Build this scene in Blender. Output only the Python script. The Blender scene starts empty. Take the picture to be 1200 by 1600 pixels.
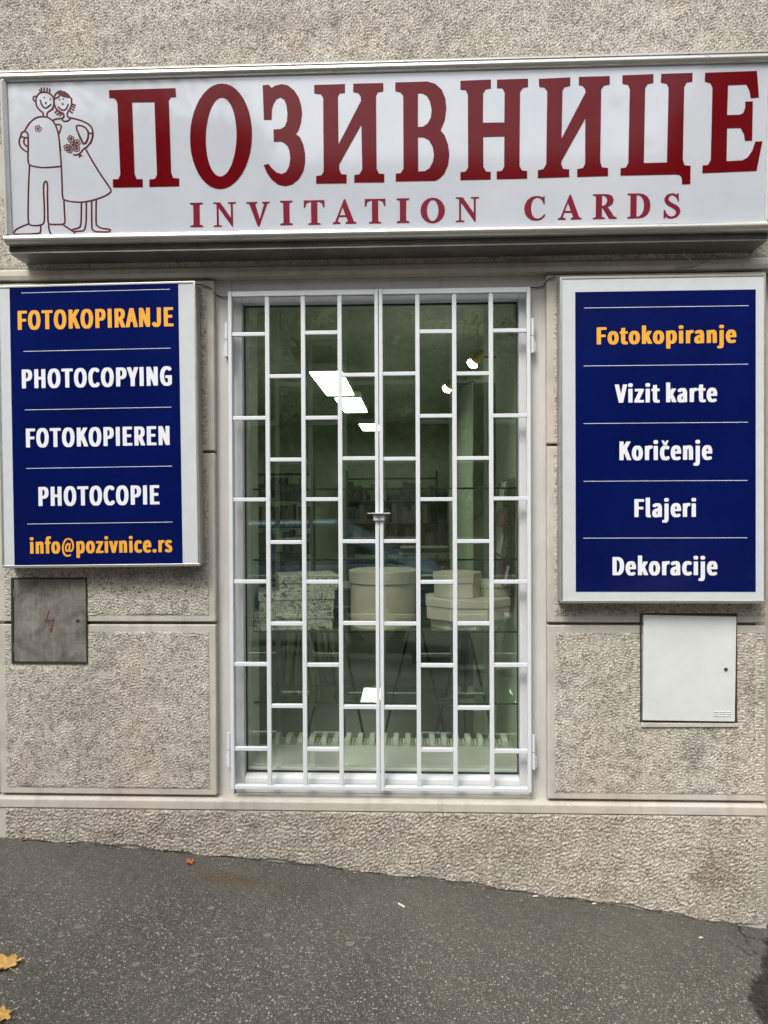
import bpy, bmesh, math, random
import numpy as np
from mathutils import Vector, Matrix
R = math.radians
random.seed(7); RNG = np.random.default_rng(11)
SC = bpy.context.scene
COL = SC.collection

# ------------------------------------------------------------------ camera
def make_camera():
    psi, phi, roll = .038, .0085, .0042
    fw = Vector((-math.sin(psi)*math.cos(phi), math.cos(psi)*math.cos(phi), -math.sin(phi)))
    r0 = Vector((math.cos(psi), math.sin(psi), 0)); u0 = r0.cross(fw)
    r = math.cos(roll)*r0 - math.sin(roll)*u0
    u = math.cos(roll)*u0 + math.sin(roll)*r0
    cam = bpy.data.cameras.new('camera'); o = bpy.data.objects.new('camera', cam); COL.objects.link(o)
    o.matrix_world = Matrix(((r.x,u.x,-fw.x,0),(r.y,u.y,-fw.y,-3.04),(r.z,u.z,-fw.z,1.5),(0,0,0,1)))
    cam.sensor_fit = 'VERTICAL'; cam.sensor_height = 36; cam.lens = 36*1156/1600
    cam.clip_start = .05; cam.clip_end = 500
    SC.camera = o
make_camera()

# ------------------------------------------------------------------ light
SUN_EL, SUN_AZ = 52, 205        # overcast: a broad soft sun behind the viewer's left shoulder
w = bpy.data.worlds.new('World'); SC.world = w; w.use_nodes = True
nt = w.node_tree; bg = nt.nodes['Background']
sky = nt.nodes.new('ShaderNodeTexSky'); sky.sky_type = 'NISHITA'; sky.sun_disc = False
sky.sun_elevation = R(SUN_EL); sky.sun_rotation = R(SUN_AZ); sky.air_density = 1.0; sky.dust_density = 4.0; sky.ozone_density = .6
hsv = nt.nodes.new('ShaderNodeHueSaturation'); hsv.inputs['Saturation'].default_value = .35
nt.links.new(sky.outputs[0], hsv.inputs['Color']); nt.links.new(hsv.outputs[0], bg.inputs[0]); bg.inputs[1].default_value = .12
sun = bpy.data.lights.new('sun', 'SUN'); sun.energy = 1.3; sun.angle = R(20); sun.color = (1, .96, .90)
so = bpy.data.objects.new('sun', sun); COL.objects.link(so)
a = R(SUN_AZ); e = R(SUN_EL)
sd = Vector((math.sin(a)*math.cos(e), math.cos(a)*math.cos(e), math.sin(e)))
so.rotation_euler = sd.to_track_quat('Z', 'Y').to_euler()
SC.view_settings.view_transform = 'Standard'; SC.view_settings.look = 'None'
SC.view_settings.exposure = .92; SC.view_settings.gamma = 1
SC.view_settings.use_curve_mapping = False
SC.cycles.use_denoising = True
SC.cycles.max_bounces = 8; SC.cycles.transparent_max_bounces = 16
SC.cycles.sample_clamp_indirect = 6

# ------------------------------------------------------------------ materials
class NT:
    def __init__(s, name):
        s.m = bpy.data.materials.new(name); s.m.use_nodes = True; s.t = s.m.node_tree
        s.b = s.t.nodes['Principled BSDF']; s.out = s.t.nodes['Material Output']
        s.tc = s.t.nodes.new('ShaderNodeTexCoord'); s.co = s.tc.outputs['Object']
    def n(s, ty, **k):
        x = s.t.nodes.new(ty)
        for a_, v in k.items():
            if a_.startswith('_'): x.inputs[a_[1:].replace('_', ' ')].default_value = v
            else: setattr(x, a_, v)
        return x
    def l(s, a_, b_): s.t.links.new(a_, b_)
    def mapping(s, scale):
        m = s.n('ShaderNodeMapping'); m.inputs['Scale'].default_value = scale; s.l(s.co, m.inputs[0]); return m.outputs[0]
    def noise(s, scale, detail=3, rough=.6, vec=None, dist=0):
        x = s.n('ShaderNodeTexNoise', _Scale=scale, _Detail=detail, _Roughness=rough, _Distortion=dist)
        s.l(vec or s.co, x.inputs['Vector']); return x.outputs['Fac']
    def vor(s, scale, out='Distance', vec=None, feature='F1'):
        x = s.n('ShaderNodeTexVoronoi', _Scale=scale, feature=feature); s.l(vec or s.co, x.inputs['Vector']); return x.outputs[out]
    def ramp(s, fac, a_, b_, ca=(0,0,0), cb=(1,1,1)):
        x = s.n('ShaderNodeValToRGB'); x.color_ramp.elements[0].position = a_; x.color_ramp.elements[1].position = b_
        x.color_ramp.elements[0].color = (*ca, 1); x.color_ramp.elements[1].color = (*cb, 1)
        s.l(fac, x.inputs[0]); return x.outputs[0]
    def mix(s, fac, a_, b_, mode='MIX'):
        x = s.n('ShaderNodeMix', data_type='RGBA', blend_type=mode)
        for v, i in ((fac, 0), (a_, 6), (b_, 7)):
            if isinstance(v, (int, float)): x.inputs[i].default_value = v
            elif isinstance(v, tuple): x.inputs[i].default_value = (*v, 1)
            else: s.l(v, x.inputs[i])
        return x.outputs[2]
    def math(s, op, a_, b_=0):
        x = s.n('ShaderNodeMath', operation=op)
        for v, i in ((a_, 0), (b_, 1)):
            if isinstance(v, (int, float)): x.inputs[i].default_value = v
            else: s.l(v, x.inputs[i])
        return x.outputs[0]
    def sep(s):
        x = s.n('ShaderNodeSeparateXYZ'); s.l(s.co, x.inputs[0]); return x.outputs
    def bump(s, h, strength=.3, dist=.002):
        x = s.n('ShaderNodeBump', _Strength=strength, _Distance=dist); s.l(h, x.inputs['Height']); s.l(x.outputs[0], s.b.inputs['Normal'])
    def set(s, col=None, rough=None, metal=None, spec=None, coat=None):
        for v, k in ((col, 'Base Color'), (rough, 'Roughness'), (metal, 'Metallic'), (spec, 'Specular IOR Level'), (coat, 'Coat Weight')):
            if v is None: continue
            if isinstance(v, tuple): s.b.inputs[k].default_value = (*v, 1)
            elif isinstance(v, (int, float)): s.b.inputs[k].default_value = v
            else: s.l(v, s.b.inputs[k])
        return s.m
M = {}
def mat(name, col, rough=.5, metal=0, var=.12, scale=9, bump=0, coat=None, spec=None):
    t = NT(name)
    f = t.noise(scale, 5, .65)
    dk = tuple(c*(1-var) for c in col); lt = tuple(min(1, c*(1+var)) for c in col)
    c = t.ramp(f, .3, .7, dk, lt)
    t.set(c, rough, metal, spec, coat)
    if bump: t.bump(t.noise(scale*30, 3), bump, .001)
    M[name] = t.m; return t.m
def wall_material(name, ca, cb, grain=True, stains=()):
    t = NT(name)
    big = t.noise(1.7, 4, .6); mid = t.noise(7, 4, .6, dist=.6)
    c = t.ramp(big, .38, .64, ca, cb)
    pk = t.ramp(t.noise(2.3, 3, .5, vec=t.mapping((1, 1, .6))), .52, .72)
    c = t.mix(t.math('MULTIPLY', pk, .8), c, tuple(a_*b_ for a_, b_ in zip(cb, (1.0, .89, .87))))
    gk = t.ramp(t.noise(3.1, 3, .5, vec=t.mapping((1.3, 1, .8)), dist=.4), .53, .66); c = t.mix(t.math('MULTIPLY', gk, .6), c, tuple(a_*b_ for a_, b_ in zip(ca, (.86, .90, .90))))
    c = t.mix(t.math('MULTIPLY', t.ramp(mid, .5, .72), .36), c, (.25, .22, .18))
    streak = t.ramp(t.noise(6, 4, .65, vec=t.mapping((2.4, 1, .22))), .54, .75)
    c = t.mix(t.math('MULTIPLY', streak, .30), c, (.19, .165, .14))
    for (sx, sz, wx, wz, amt, colr) in stains:      # old damp stains with ragged edges
        d = t.n('ShaderNodeVectorMath', operation='SUBTRACT'); t.l(t.co, d.inputs[0]); d.inputs[1].default_value = (sx, 0, sz)
        d2 = t.n('ShaderNodeVectorMath', operation='MULTIPLY'); t.l(d.outputs[0], d2.inputs[0]); d2.inputs[1].default_value = (1/wx, 0, 1/wz)
        ln = t.n('ShaderNodeVectorMath', operation='LENGTH'); t.l(d2.outputs[0], ln.inputs[0])
        f = t.ramp(t.math('ADD', ln.outputs['Value'], t.math('MULTIPLY', t.noise(9, 5, .65), .9)), .7, 1.55, (amt,)*3, (0,)*3)
        c = t.mix(f, c, colr)
    if grain:
        g = t.vor(165, 'Color'); gs = t.n('ShaderNodeSeparateColor'); t.l(g, gs.inputs[0])
        c = t.mix(t.ramp(gs.outputs[0], .50, 1, (0,)*3, (.75,)*3), c, (.68, .64, .56))
        c = t.mix(t.ramp(gs.outputs[1], .62, 1, (0,)*3, (.62,)*3), c, (.15, .13, .105))
        g2 = t.vor(95, 'Color'); g3 = t.n('ShaderNodeSeparateColor'); t.l(g2, g3.inputs[0])
        c = t.mix(t.ramp(g3.outputs[0], .80, .9, (0,)*3, (.5,)*3), c, (.15, .125, .10))
        t.bump(t.noise(260, 4, .7), .5, .002)
    else:
        # rain-washed smooth render: hair cracks, pits
        pit = t.ramp(t.noise(120, 3, .7), .60, .72)
        c = t.mix(t.math('MULTIPLY', pit, .35), c, (.20, .18, .15))
        t.bump(t.noise(90, 5, .7), .35, .0018)
    M[name] = t.set(c, .93, 0, .2)
wall_material('roughcast', (.50, .475, .41), (.60, .575, .51), True, [(1.13, .52, .10, .14, .5, (.19, .155, .12)), (1.36, .80, .05, .3, .45, (.22, .16, .11)), (-.45, 3.52, .9, .10, .3, (.24, .22, .18)), (.1, 3.3, .6, .25, .22, (.26, .24, .2)), (-1.62, .36, .08, .10, .5, (.2, .17, .14))])
wall_material('plinth_roughcast', (.42, .385, .325), (.52, .485, .42), True, [(1.22, .02, .22, .16, .62, (.17, .125, .085)), (-1.05, .17, .5, .05, .3, (.2, .17, .13)), (.35, .12, .5, .07, .3, (.24, .19, .14))])
wall_material('smooth_render', (.48, .46, .40), (.57, .55, .49), False)
def jamb_material():
    t = NT('jamb_plaster')
    c = t.ramp(t.noise(3, 5, .6), .35, .65, (.53, .52, .50), (.60, .59, .57))
    s_ = t.ramp(t.noise(9, 4, .6, vec=t.mapping((3, 3, .3))), .55, .8)
    c = t.mix(t.math('MULTIPLY', s_, .35), c, (.30, .28, .24))
    sp = t.ramp(t.noise(60, 3, .6), .70, .76)
    c = t.mix(t.math('MULTIPLY', sp, .5), c, (.2, .17, .14))
    t.bump(t.noise(70, 4), .2, .001); M['jamb_plaster'] = t.set(c, .8)
jamb_material()
def paint(name, col, rough):
    t = NT(name)
    c = t.ramp(t.noise(14, 5, .65), .35, .7, tuple(x*.93 for x in col), col)
    d = t.ramp(t.noise(45, 4, .7), .64, .78)
    c = t.mix(t.math('MULTIPLY', d, .35), c, (.36, .33, .29))
    ru = t.ramp(t.noise(23, 5, .75), .71, .76); c = t.mix(t.math('MULTIPLY', ru, .75), c, (.20, .10, .05))
    t.bump(t.noise(110, 4), .3, .0012); M[name] = t.set(c, rough)
paint('grille_paint', (.71, .735, .77), .36)
paint('frame_paint', (.62, .635, .65), .35)
paint('lightbox_white', (.60, .635, .65), .2)
def alu():
    t = NT('aluminium')
    c = t.ramp(t.noise(5, 5, .6, vec=t.mapping((.5, 3, 3))), .3, .7, (.56, .55, .51), (.70, .69, .66))
    d = t.ramp(t.noise(38, 4, .7), .62, .72)
    c = t.mix(t.math('MULTIPLY', d, .5), c, (.25, .23, .2))
    t.bump(t.noise(80, 3), .06, .001); M['aluminium'] = t.set(c, .36, .85)
alu()
def sign_panel():
    t = NT('acrylic_panel')
    c = t.ramp(t.noise(1.8, 4, .6), .35, .65, (.49, .53, .585), (.56, .59, .635))
    s_ = t.ramp(t.noise(60, 4, .7), .70, .78)
    c = t.mix(t.math('MULTIPLY', s_, .35), c, (.32, .31, .28))
    t.bump(t.noise(2.2, 2, .5), .25, .004)
    t.b.inputs['Coat Roughness'].default_value = .03; M['acrylic_panel'] = t.set(c, .07, 0, .9, .5)
sign_panel()
mat('red_vinyl', (.120, .0018, .005), .10, var=.08, spec=.3)
mat('dark_red_print', (.085, .003, .008), .3, var=.08)
mat('claret_vinyl', (.19, .012, .032), .2, var=.08, spec=.4)
def blue():
    t = NT('blue_vinyl')
    c = t.ramp(t.noise(2.2, 4, .6), .3, .7, (.001, .0045, .058), (.002, .008, .095))
    sp = t.ramp(t.noise(120, 4, .7), .71, .77)
    c = t.mix(t.math('MULTIPLY', sp, .3), c, (.2, .2, .2))
    t.bump(t.noise(1.6, 2), .2, .004); M['blue_vinyl'] = t.set(c, .15, 0, .32)
blue()
mat('white_vinyl', (.78, .79, .84), .35, var=.04)
mat('orange_vinyl', (.84, .40, .045), .35, var=.05)
mat('case_metal', (.34, .33, .31), .5, .3, var=.15, scale=8)
mat('underside_metal', (.20, .20, .18), .45, .6, var=.25, scale=6)
mat('rubber', (.02, .022, .02), .7)
mat('steel', (.42, .41, .39), .35, .9, var=.2, scale=30)
mat('rust', (.16, .06, .03), .8, var=.3, scale=50)
mat('red_paint', (.14, .035, .018), .7, var=.5, scale=60)
def panel_steel():
    t = NT('weathered_steel')
    c = t.ramp(t.noise(9, 6, .75, dist=.5), .38, .62, (.10, .097, .085), (.25, .24, .21))
    v = t.ramp(t.noise(20, 5, .7, vec=t.mapping((4, 4, .5))), .5, .75)
    c = t.mix(t.math('MULTIPLY', v, .5), c, (.33, .32, .28))
    d = t.ramp(t.noise(16, 6, .8), .54, .72)
    c = t.mix(t.math('MULTIPLY', d, .65), c, (.05, .047, .04))
    t.bump(t.noise(9, 4), .3, .006); M['weathered_steel'] = t.set(c, .6, .15)
panel_steel()
mat('meter_box_white', (.65, .68, .665), .38, var=.09, scale=4, bump=.08)
mat('cable_grey', (.33, .31, .27), .7)
def asphalt():
    t = NT('asphalt')
    big = t.noise(1.6, 5, .6)
    c = t.ramp(big, .33, .68, (.046, .044, .037), (.086, .083, .070))
    fine = t.noise(150, 4, .7)
    c = t.mix(t.ramp(fine, .42, .70, (0,)*3, (.75,)*3), c, (.16, .155, .135))
    xyz = t.sep()
    # worn surface away from the wall shows more of its pale chippings
    worn = t.n('ShaderNodeMapRange'); t.l(xyz[1], worn.inputs[0]); worn.inputs[1].default_value = -.05; worn.inputs[2].default_value = -.55
    wn = t.math('ADD', t.math('MULTIPLY', worn.outputs[0], .8), t.math('MULTIPLY', t.noise(4, 3), .35))
    for sc_, thr, colr in ((170, .74, (.34, .32, .27)), (105, .88, (.40, .385, .34)), (230, .72, (.22, .21, .185))):
        vc = t.vor(sc_, 'Color'); s_ = t.n('ShaderNodeSeparateColor'); t.l(vc, s_.inputs[0])
        pick = t.ramp(s_.outputs[0], thr, thr+.02)
        dist = t.ramp(t.vor(sc_), .25, .45, (1,)*3, (0,)*3)
        f = t.math('MULTIPLY', t.math('MULTIPLY', pick, dist), t.math('MINIMUM', wn, 1))
        c = t.mix(f, c, colr)
    # brown run-off stain in front of the window
    st = t.n('ShaderNodeVectorMath', operation='SUBTRACT'); t.l(t.co, st.inputs[0]); st.inputs[1].default_value = (-.68, -.17, 0)
    s2 = t.n('ShaderNodeVectorMath', operation='MULTIPLY'); t.l(st.outputs[0], s2.inputs[0]); s2.inputs[1].default_value = (2.2, 7.5, 0)
    ln = t.n('ShaderNodeVectorMath', operation='LENGTH'); t.l(s2.outputs[0], ln.inputs[0])
    f = t.ramp(t.math('ADD', ln.outputs['Value'], t.math('MULTIPLY', t.noise(7, 4), .9)), .6, 1.5, (.6,)*3, (0,)*3)
    c = t.mix(f, c, (.085, .052, .028))
    # soil in the broken corner, stored with the shape
    at = t.n('ShaderNodeAttribute', attribute_name='soil')
    c = t.mix(at.outputs['Fac'], c, t.ramp(t.noise(60, 4, .7), .35, .7, (.012, .011, .008), (.05, .045, .033)))
    t.bump(t.noise(330, 4, .75), .6, .0022)
    M['asphalt'] = t.set(c, .88, 0, .3)
asphalt()
def gum():
    mat('gum', (.17, .16, .135), .8, var=.2, scale=60)
gum()
def leaf_mat(name, a_, b_, d_):
    t = NT(name)
    c = t.ramp(t.noise(40, 5, .6), .35, .65, a_, b_)
    c = t.mix(t.ramp(t.noise(110, 4, .7), .6, .72), c, d_)
    t.bump(t.noise(120, 4), .3, .001); M[name] = t.set(c, .6)
leaf_mat('yellow_leaf', (.52, .30, .07), (.60, .40, .13), (.24, .09, .025))
leaf_mat('brown_leaf', (.42, .13, .035), (.30, .09, .03), (.12, .04, .02))
mat('paper', (.62, .60, .56), .8)
# glass: thin pane, Fresnel mirror over slightly green transmission
def glass(name, tint, ior):
    m = bpy.data.materials.new(name); m.use_nodes = True; t = m.node_tree; t.nodes.clear()
    o = t.nodes.new('ShaderNodeOutputMaterial'); mx = t.nodes.new('ShaderNodeMixShader')
    tr = t.nodes.new('ShaderNodeBsdfTransparent'); tr.inputs[0].default_value = (*tint, 1)
    gl = t.nodes.new('ShaderNodeBsdfGlossy'); gl.inputs['Roughness'].default_value = .012; gl.inputs[0].default_value = (.9, 1, .93, 1)
    lw = t.nodes.new('ShaderNodeLayerWeight'); lw.inputs[0].default_value = .5     # Schlick's curve, the same from both sides
    pw = t.nodes.new('ShaderNodeMath'); pw.operation = 'POWER'; pw.inputs[1].default_value = 5; t.links.new(lw.outputs['Facing'], pw.inputs[0])
    fr = t.nodes.new('ShaderNodeMapRange'); fr.inputs[3].default_value = ior; fr.inputs[4].default_value = 1; t.links.new(pw.outputs[0], fr.inputs[0])
    tc = t.nodes.new('ShaderNodeTexCoord'); ns = t.nodes.new('ShaderNodeTexNoise'); ns.inputs['Scale'].default_value = 2.5; ns.inputs['Detail'].default_value = 1
    bp = t.nodes.new('ShaderNodeBump'); bp.inputs['Strength'].default_value = .08; bp.inputs['Distance'].default_value = .002
    t.links.new(tc.outputs['Object'], ns.inputs['Vector']); t.links.new(ns.outputs[0], bp.inputs['Height']); t.links.new(bp.outputs[0], gl.inputs['Normal'])
    t.links.new(fr.outputs[0], mx.inputs[0]); t.links.new(tr.outputs[0], mx.inputs[1]); t.links.new(gl.outputs[0], mx.inputs[2]); t.links.new(mx.outputs[0], o.inputs[0])
    M[name] = m
glass('window_glass', (.945, .965, .935), .12)
glass('shelf_glass', (.93, .975, .94), .03)
mat('shelf_edge', (.008, .022, .016), .6)
def emit(name, col, s_):
    t = NT(name); t.set((.8, .8, .8), .4); t.b.inputs['Emission Color'].default_value = (*col, 1); t.b.inputs['Emission Strength'].default_value = s_; M[name] = t.m
emit('lamp_diffuser', (.86, 1, .76), 8)
emit('spot_bulb', (1, .97, .85), 30)

# ------------------------------------------------------------------ object helpers
ORG = {}
def link(name, me, parent=None, loc=None, label=None, cat=None, group=None, kind=None):
    o = bpy.data.objects.new(name, me); COL.objects.link(o)
    if parent is not None: o.parent = parent
    if loc is not None: o.location = loc
    for k, v in (('label', label), ('category', cat), ('group', group), ('kind', kind)):
        if v: o[k] = v
    return o
def thing(name, loc, label, cat, group=None, kind=None, rot=None):
    o = link(name, None, None, loc, label, cat, group, kind); o.empty_display_size = .05
    if rot: o.rotation_euler = rot
    return o
class MB:
    """collects simple shapes; build() makes them ONE mesh object, in the parent's own coordinates"""
    def __init__(s, o=(0, 0, 0)): s.v = []; s.f = []; s.o = Vector(o)
    def box(s, x0, x1, y0, y1, z0, z1):
        i = len(s.v); s.v += [(x, y, z) for z in (z0, z1) for y in (y0, y1) for x in (x0, x1)]
        s.f += [tuple(i+k for k in q) for q in ((0,2,3,1),(4,5,7,6),(0,1,5,4),(2,6,7,3),(0,4,6,2),(1,3,7,5))]; return s
    def quad(s, *p):
        i = len(s.v); s.v += [tuple(q) for q in p]; s.f.append(tuple(range(i, i+len(p)))); return s
    def prism(s, poly, a0, a1, axis='y'):
        """poly in the two other axes, run along axis"""
        i = len(s.v); n = len(poly)
        for a_ in (a0, a1):
            for p, q in poly:
                s.v.append({'x': (a_, p, q), 'y': (p, a_, q), 'z': (p, q, a_)}[axis])
        s.f.append(tuple(range(i, i+n))); s.f.append(tuple(range(i+2*n-1, i+n-1, -1)))
        for k in range(n): s.f.append((i+k, i+n+k, i+n+(k+1) % n, i+(k+1) % n))
        return s
    def tube(s, pts, r, n=8, cap=True, flat=1.0):
        pts = [Vector(p) for p in pts]; i0 = len(s.v); m = len(pts)
        for k, p in enumerate(pts):
            d = (pts[min(k+1, m-1)]-pts[max(k-1, 0)]).normalized()
            up = Vector((0, -1, 0)) if abs(d.y) < .9 else Vector((0, 0, 1))
            a_ = d.cross(up).normalized(); b_ = a_.cross(d).normalized()
            rr = r[k] if isinstance(r, (list, tuple)) else r
            for j in range(n):
                t = 2*math.pi*j/n; s.v.append(tuple(p+a_*rr*math.cos(t)+b_*rr*flat*math.sin(t)))
        for k in range(m-1):
            for j in range(n):
                s.f.append((i0+k*n+j, i0+k*n+(j+1) % n, i0+(k+1)*n+(j+1) % n, i0+(k+1)*n+j))
        if cap: s.f.append(tuple(i0+j for j in range(n-1, -1, -1))); s.f.append(tuple(i0+(m-1)*n+j for j in range(n)))
        return s
    def lathe(s, prof, cx, cy, n=32, sx=1, sy=1):
        i0 = len(s.v); m = len(prof)
        for r, z in prof:
            for j in range(n):
                t = 2*math.pi*j/n; s.v.append((cx+r*sx*math.cos(t), cy+r*sy*math.sin(t), z))
        for k in range(m-1):
            for j in range(n):
                s.f.append((i0+k*n+j, i0+k*n+(j+1) % n, i0+(k+1)*n+(j+1) % n, i0+(k+1)*n+j))
        s.f.append(tuple(i0+j for j in range(n-1, -1, -1))); s.f.append(tuple(i0+(m-1)*n+j for j in range(n)))
        return s
    def mesh(s, name, m):
        me = bpy.data.meshes.new(name)
        me.from_pydata([tuple(Vector(v)-s.o) for v in s.v], [], s.f)
        bm = bmesh.new(); bm.from_mesh(me); bmesh.ops.recalc_face_normals(bm, faces=bm.faces); bm.to_mesh(me); bm.free()
        me.materials.append(M[m]); return me
    def build(s, name, m, parent=None, bevel=0, smooth=False, seg=2, **k):
        me = s.mesh(name, m); o = link(name, me, parent, **k)
        if smooth:
            me.polygons.foreach_set('use_smooth', [True]*len(me.polygons))
            if hasattr(me, 'set_sharp_from_angle'): me.set_sharp_from_angle(angle=R(38))
        if bevel:
            b = o.modifiers.new('bevel', 'BEVEL'); b.width = bevel; b.segments = seg; b.limit_method = 'ANGLE'; b.angle_limit = R(40)
        return o
def own(name, mb, m, label, cat, group=None, kind=None, bevel=0, smooth=False, rot=None):
    """a top-level thing that is one mesh, its origin at the middle of its base"""
    xs, ys, zs = zip(*mb.v); o_ = ((min(xs)+max(xs))/2, (min(ys)+max(ys))/2, min(zs)); mb.o = Vector(o_)
    o = mb.build(name, m, None, bevel, smooth, loc=o_, label=label, cat=cat, group=group, kind=kind)
    if rot: o.rotation_euler = rot
    return o
def copy_thing(o, parent=None):
    c = o.copy(); COL.objects.link(c); c.parent = parent
    for ch in list(o.children): copy_thing(ch, c)
    return c
def relabel(o, label, loc=None, rz=None):
    o['label'] = label
    if loc is not None: o.location = loc
    if rz is not None: o.rotation_euler.z = rz
    return o
# flat shapes (lettering) from outlines, cut as thin vinyl: x right, z up, facing -y
def outlines(name, polys, m, parent, depth=.0008, y=0, loc=None):
    cu = bpy.data.curves.new(name, 'CURVE'); cu.dimensions = '2D'; cu.fill_mode = 'BOTH'; cu.extrude = depth/2
    for p in polys:
        sp = cu.splines.new('POLY'); sp.points.add(len(p)-1)
        for k, q in enumerate(p): sp.points[k].co = (q[0], q[1], 0, 1)
        sp.use_cyclic_u = True
    return from_curve(name, cu, m, parent, y, loc)
def from_curve(name, cu, m, parent, y, loc=None, fit=None):
    t = bpy.data.objects.new(name, cu); COL.objects.link(t)
    dg = bpy.context.evaluated_depsgraph_get(); me = bpy.data.meshes.new_from_object(t.evaluated_get(dg))
    bpy.data.objects.remove(t)
    n = len(me.vertices); co = np.empty(n*3); me.vertices.foreach_get('co', co); co = co.reshape(-1, 3)
    if fit:
        x0, x1, z0, z1 = fit; lo = co[:, 0].min(); hi = co[:, 0].max(); top = co[:, 1].max()
        co[:, 0] = x0+(co[:, 0]-lo)*(x1-x0)/(hi-lo); co[:, 1] = z0+co[:, 1]*(z1-z0)/top
    new = np.stack([co[:, 0], y-co[:, 2], co[:, 1]], 1)
    me.vertices.foreach_set('co', new.reshape(-1)); me.update()
    me.materials.clear(); me.materials.append(M[m]); me.name = name
    return link(name, me, parent, loc)
def words(name, s_, m, parent, fit, y, depth=.0008):
    cu = bpy.data.curves.new(name, 'CURVE'); cu.dimensions = '2D'; cu.fill_mode = 'BOTH'; cu.extrude = depth/2; x = 0
    for ch in s_:
        if ch == ' ': x += 100; continue
        adv, ps = GLYPHS[ch]
        for p in ps:
            sp = cu.splines.new('POLY'); sp.points.add(len(p)-1); sp.use_cyclic_u = True
            for k, v in enumerate(p): sp.points[k].co = ((x+v[0])*.01, v[1]*.01, 0, 1)
        x += adv
    return from_curve(name, cu, m, parent, y, None, fit)

# ------------------------------------------------------------------ rough rendered surfaces: real relief
def band_noise(nx, nz, pitch, lo, hi, slant=0, seed=0):
    """noise whose bumps are lo..hi metres across"""
    rg = np.random.default_rng(seed)
    f = np.fft.rfft2(rg.standard_normal((nz, nx)))
    kx = np.fft.rfftfreq(nx, pitch)[None, :]; kz = np.fft.fftfreq(nz, pitch)[:, None]
    if slant:
        c, s_ = math.cos(slant), math.sin(slant); u = kx*c+kz*s_; v = -kx*s_+kz*c; k = np.sqrt((u*.72)**2+(v*1.35)**2)
    else: k = np.sqrt(kx**2+kz**2)
    f *= (k > 1/hi)*np.exp(-(k*lo)**2*1.2)
    a_ = np.fft.irfft2(f, (nz, nx)); return a_/a_.std()
def rough_sheet(name, x0, x1, z0, z1, y, amp, m, parent=None, o=(0, 0, 0), pitch=.0035, lo=.0056, hi=.0145, slant=0, seed=1,
                plain=(), comb=(), zlow=None, fade=.006, kind=None):
    nx = int((x1-x0)/pitch)+1; nz = int((z1-z0)/pitch)+1
    X, Z = np.meshgrid(np.linspace(x0, x1, nx), np.linspace(z0, z1, nz))
    h = band_noise(nx, nz, pitch, lo, hi, slant, seed)
    h = np.tanh(h*.9)*.5+.5
    h += .35*np.clip(band_noise(nx, nz, pitch, lo*.55, hi*.5, 0, seed+5), -1.5, 1.5)*.5
    h = (h*amp)
    h += band_noise(nx, nz, pitch, .08, .4, 0, seed+9)*.0012
    flat_ = np.minimum(np.minimum(X-x0, x1-X), np.minimum(Z-z0, z1-Z))/fade
    k = np.clip(flat_, 0, 1)
    low = band_noise(nx, nz, pitch, .012, .2, 0, seed+3)
    for (a0, a1, b0, b1) in plain:
        d = np.maximum(np.maximum(a0-X, X-a1), np.maximum(b0-Z, Z-b1))+low*.0012
        k = np.minimum(k, np.clip(d/fade+.5, 0, 1))
    h = h*k + (.0006*low+.0012)*(1-k)
    for (a0, a1, b0, b1, per) in comb:       # tooled margins: fine horizontal dragging
        ins = (X > a0) & (X < a1) & (Z > b0) & (Z < b1)
        h = np.where(ins, .0042*(.5+.5*np.sin(2*np.pi*(Z+.002*low)/per)), h)
    if zlow is not None: Z = np.maximum(Z, zlow(X))
    V = np.stack([X, y-h, Z], -1).reshape(-1, 3)-np.array(o)
    idx = np.arange(nx*nz).reshape(nz, nx)
    F = np.stack([idx[:-1, :-1], idx[:-1, 1:], idx[1:, 1:], idx[1:, :-1]], -1).reshape(-1, 4)
    if zlow is not None:
        zz = Z.reshape(-1); zq = zz[F]; keep = (zq.max(1)-zq.min(1)) > 1e-5; F = F[keep]
    return grid_mesh(name, V, F, m, parent, kind)
def grid_mesh(name, V, F, m, parent=None, kind=None, **k):
    me = bpy.data.meshes.new(name)
    me.vertices.add(len(V)); me.vertices.foreach_set('co', V.astype(np.float32).reshape(-1))
    me.loops.add(F.size); me.loops.foreach_set('vertex_index', F.astype(np.int32).reshape(-1))
    me.polygons.add(len(F)); me.polygons.foreach_set('loop_start', np.arange(0, F.size, 4, dtype=np.int32))
    me.polygons.foreach_set('use_smooth', np.ones(len(F), dtype=bool))
    me.update(calc_edges=True); me.materials.append(M[m])
    return link(name, me, parent, kind=kind, **k)

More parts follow.
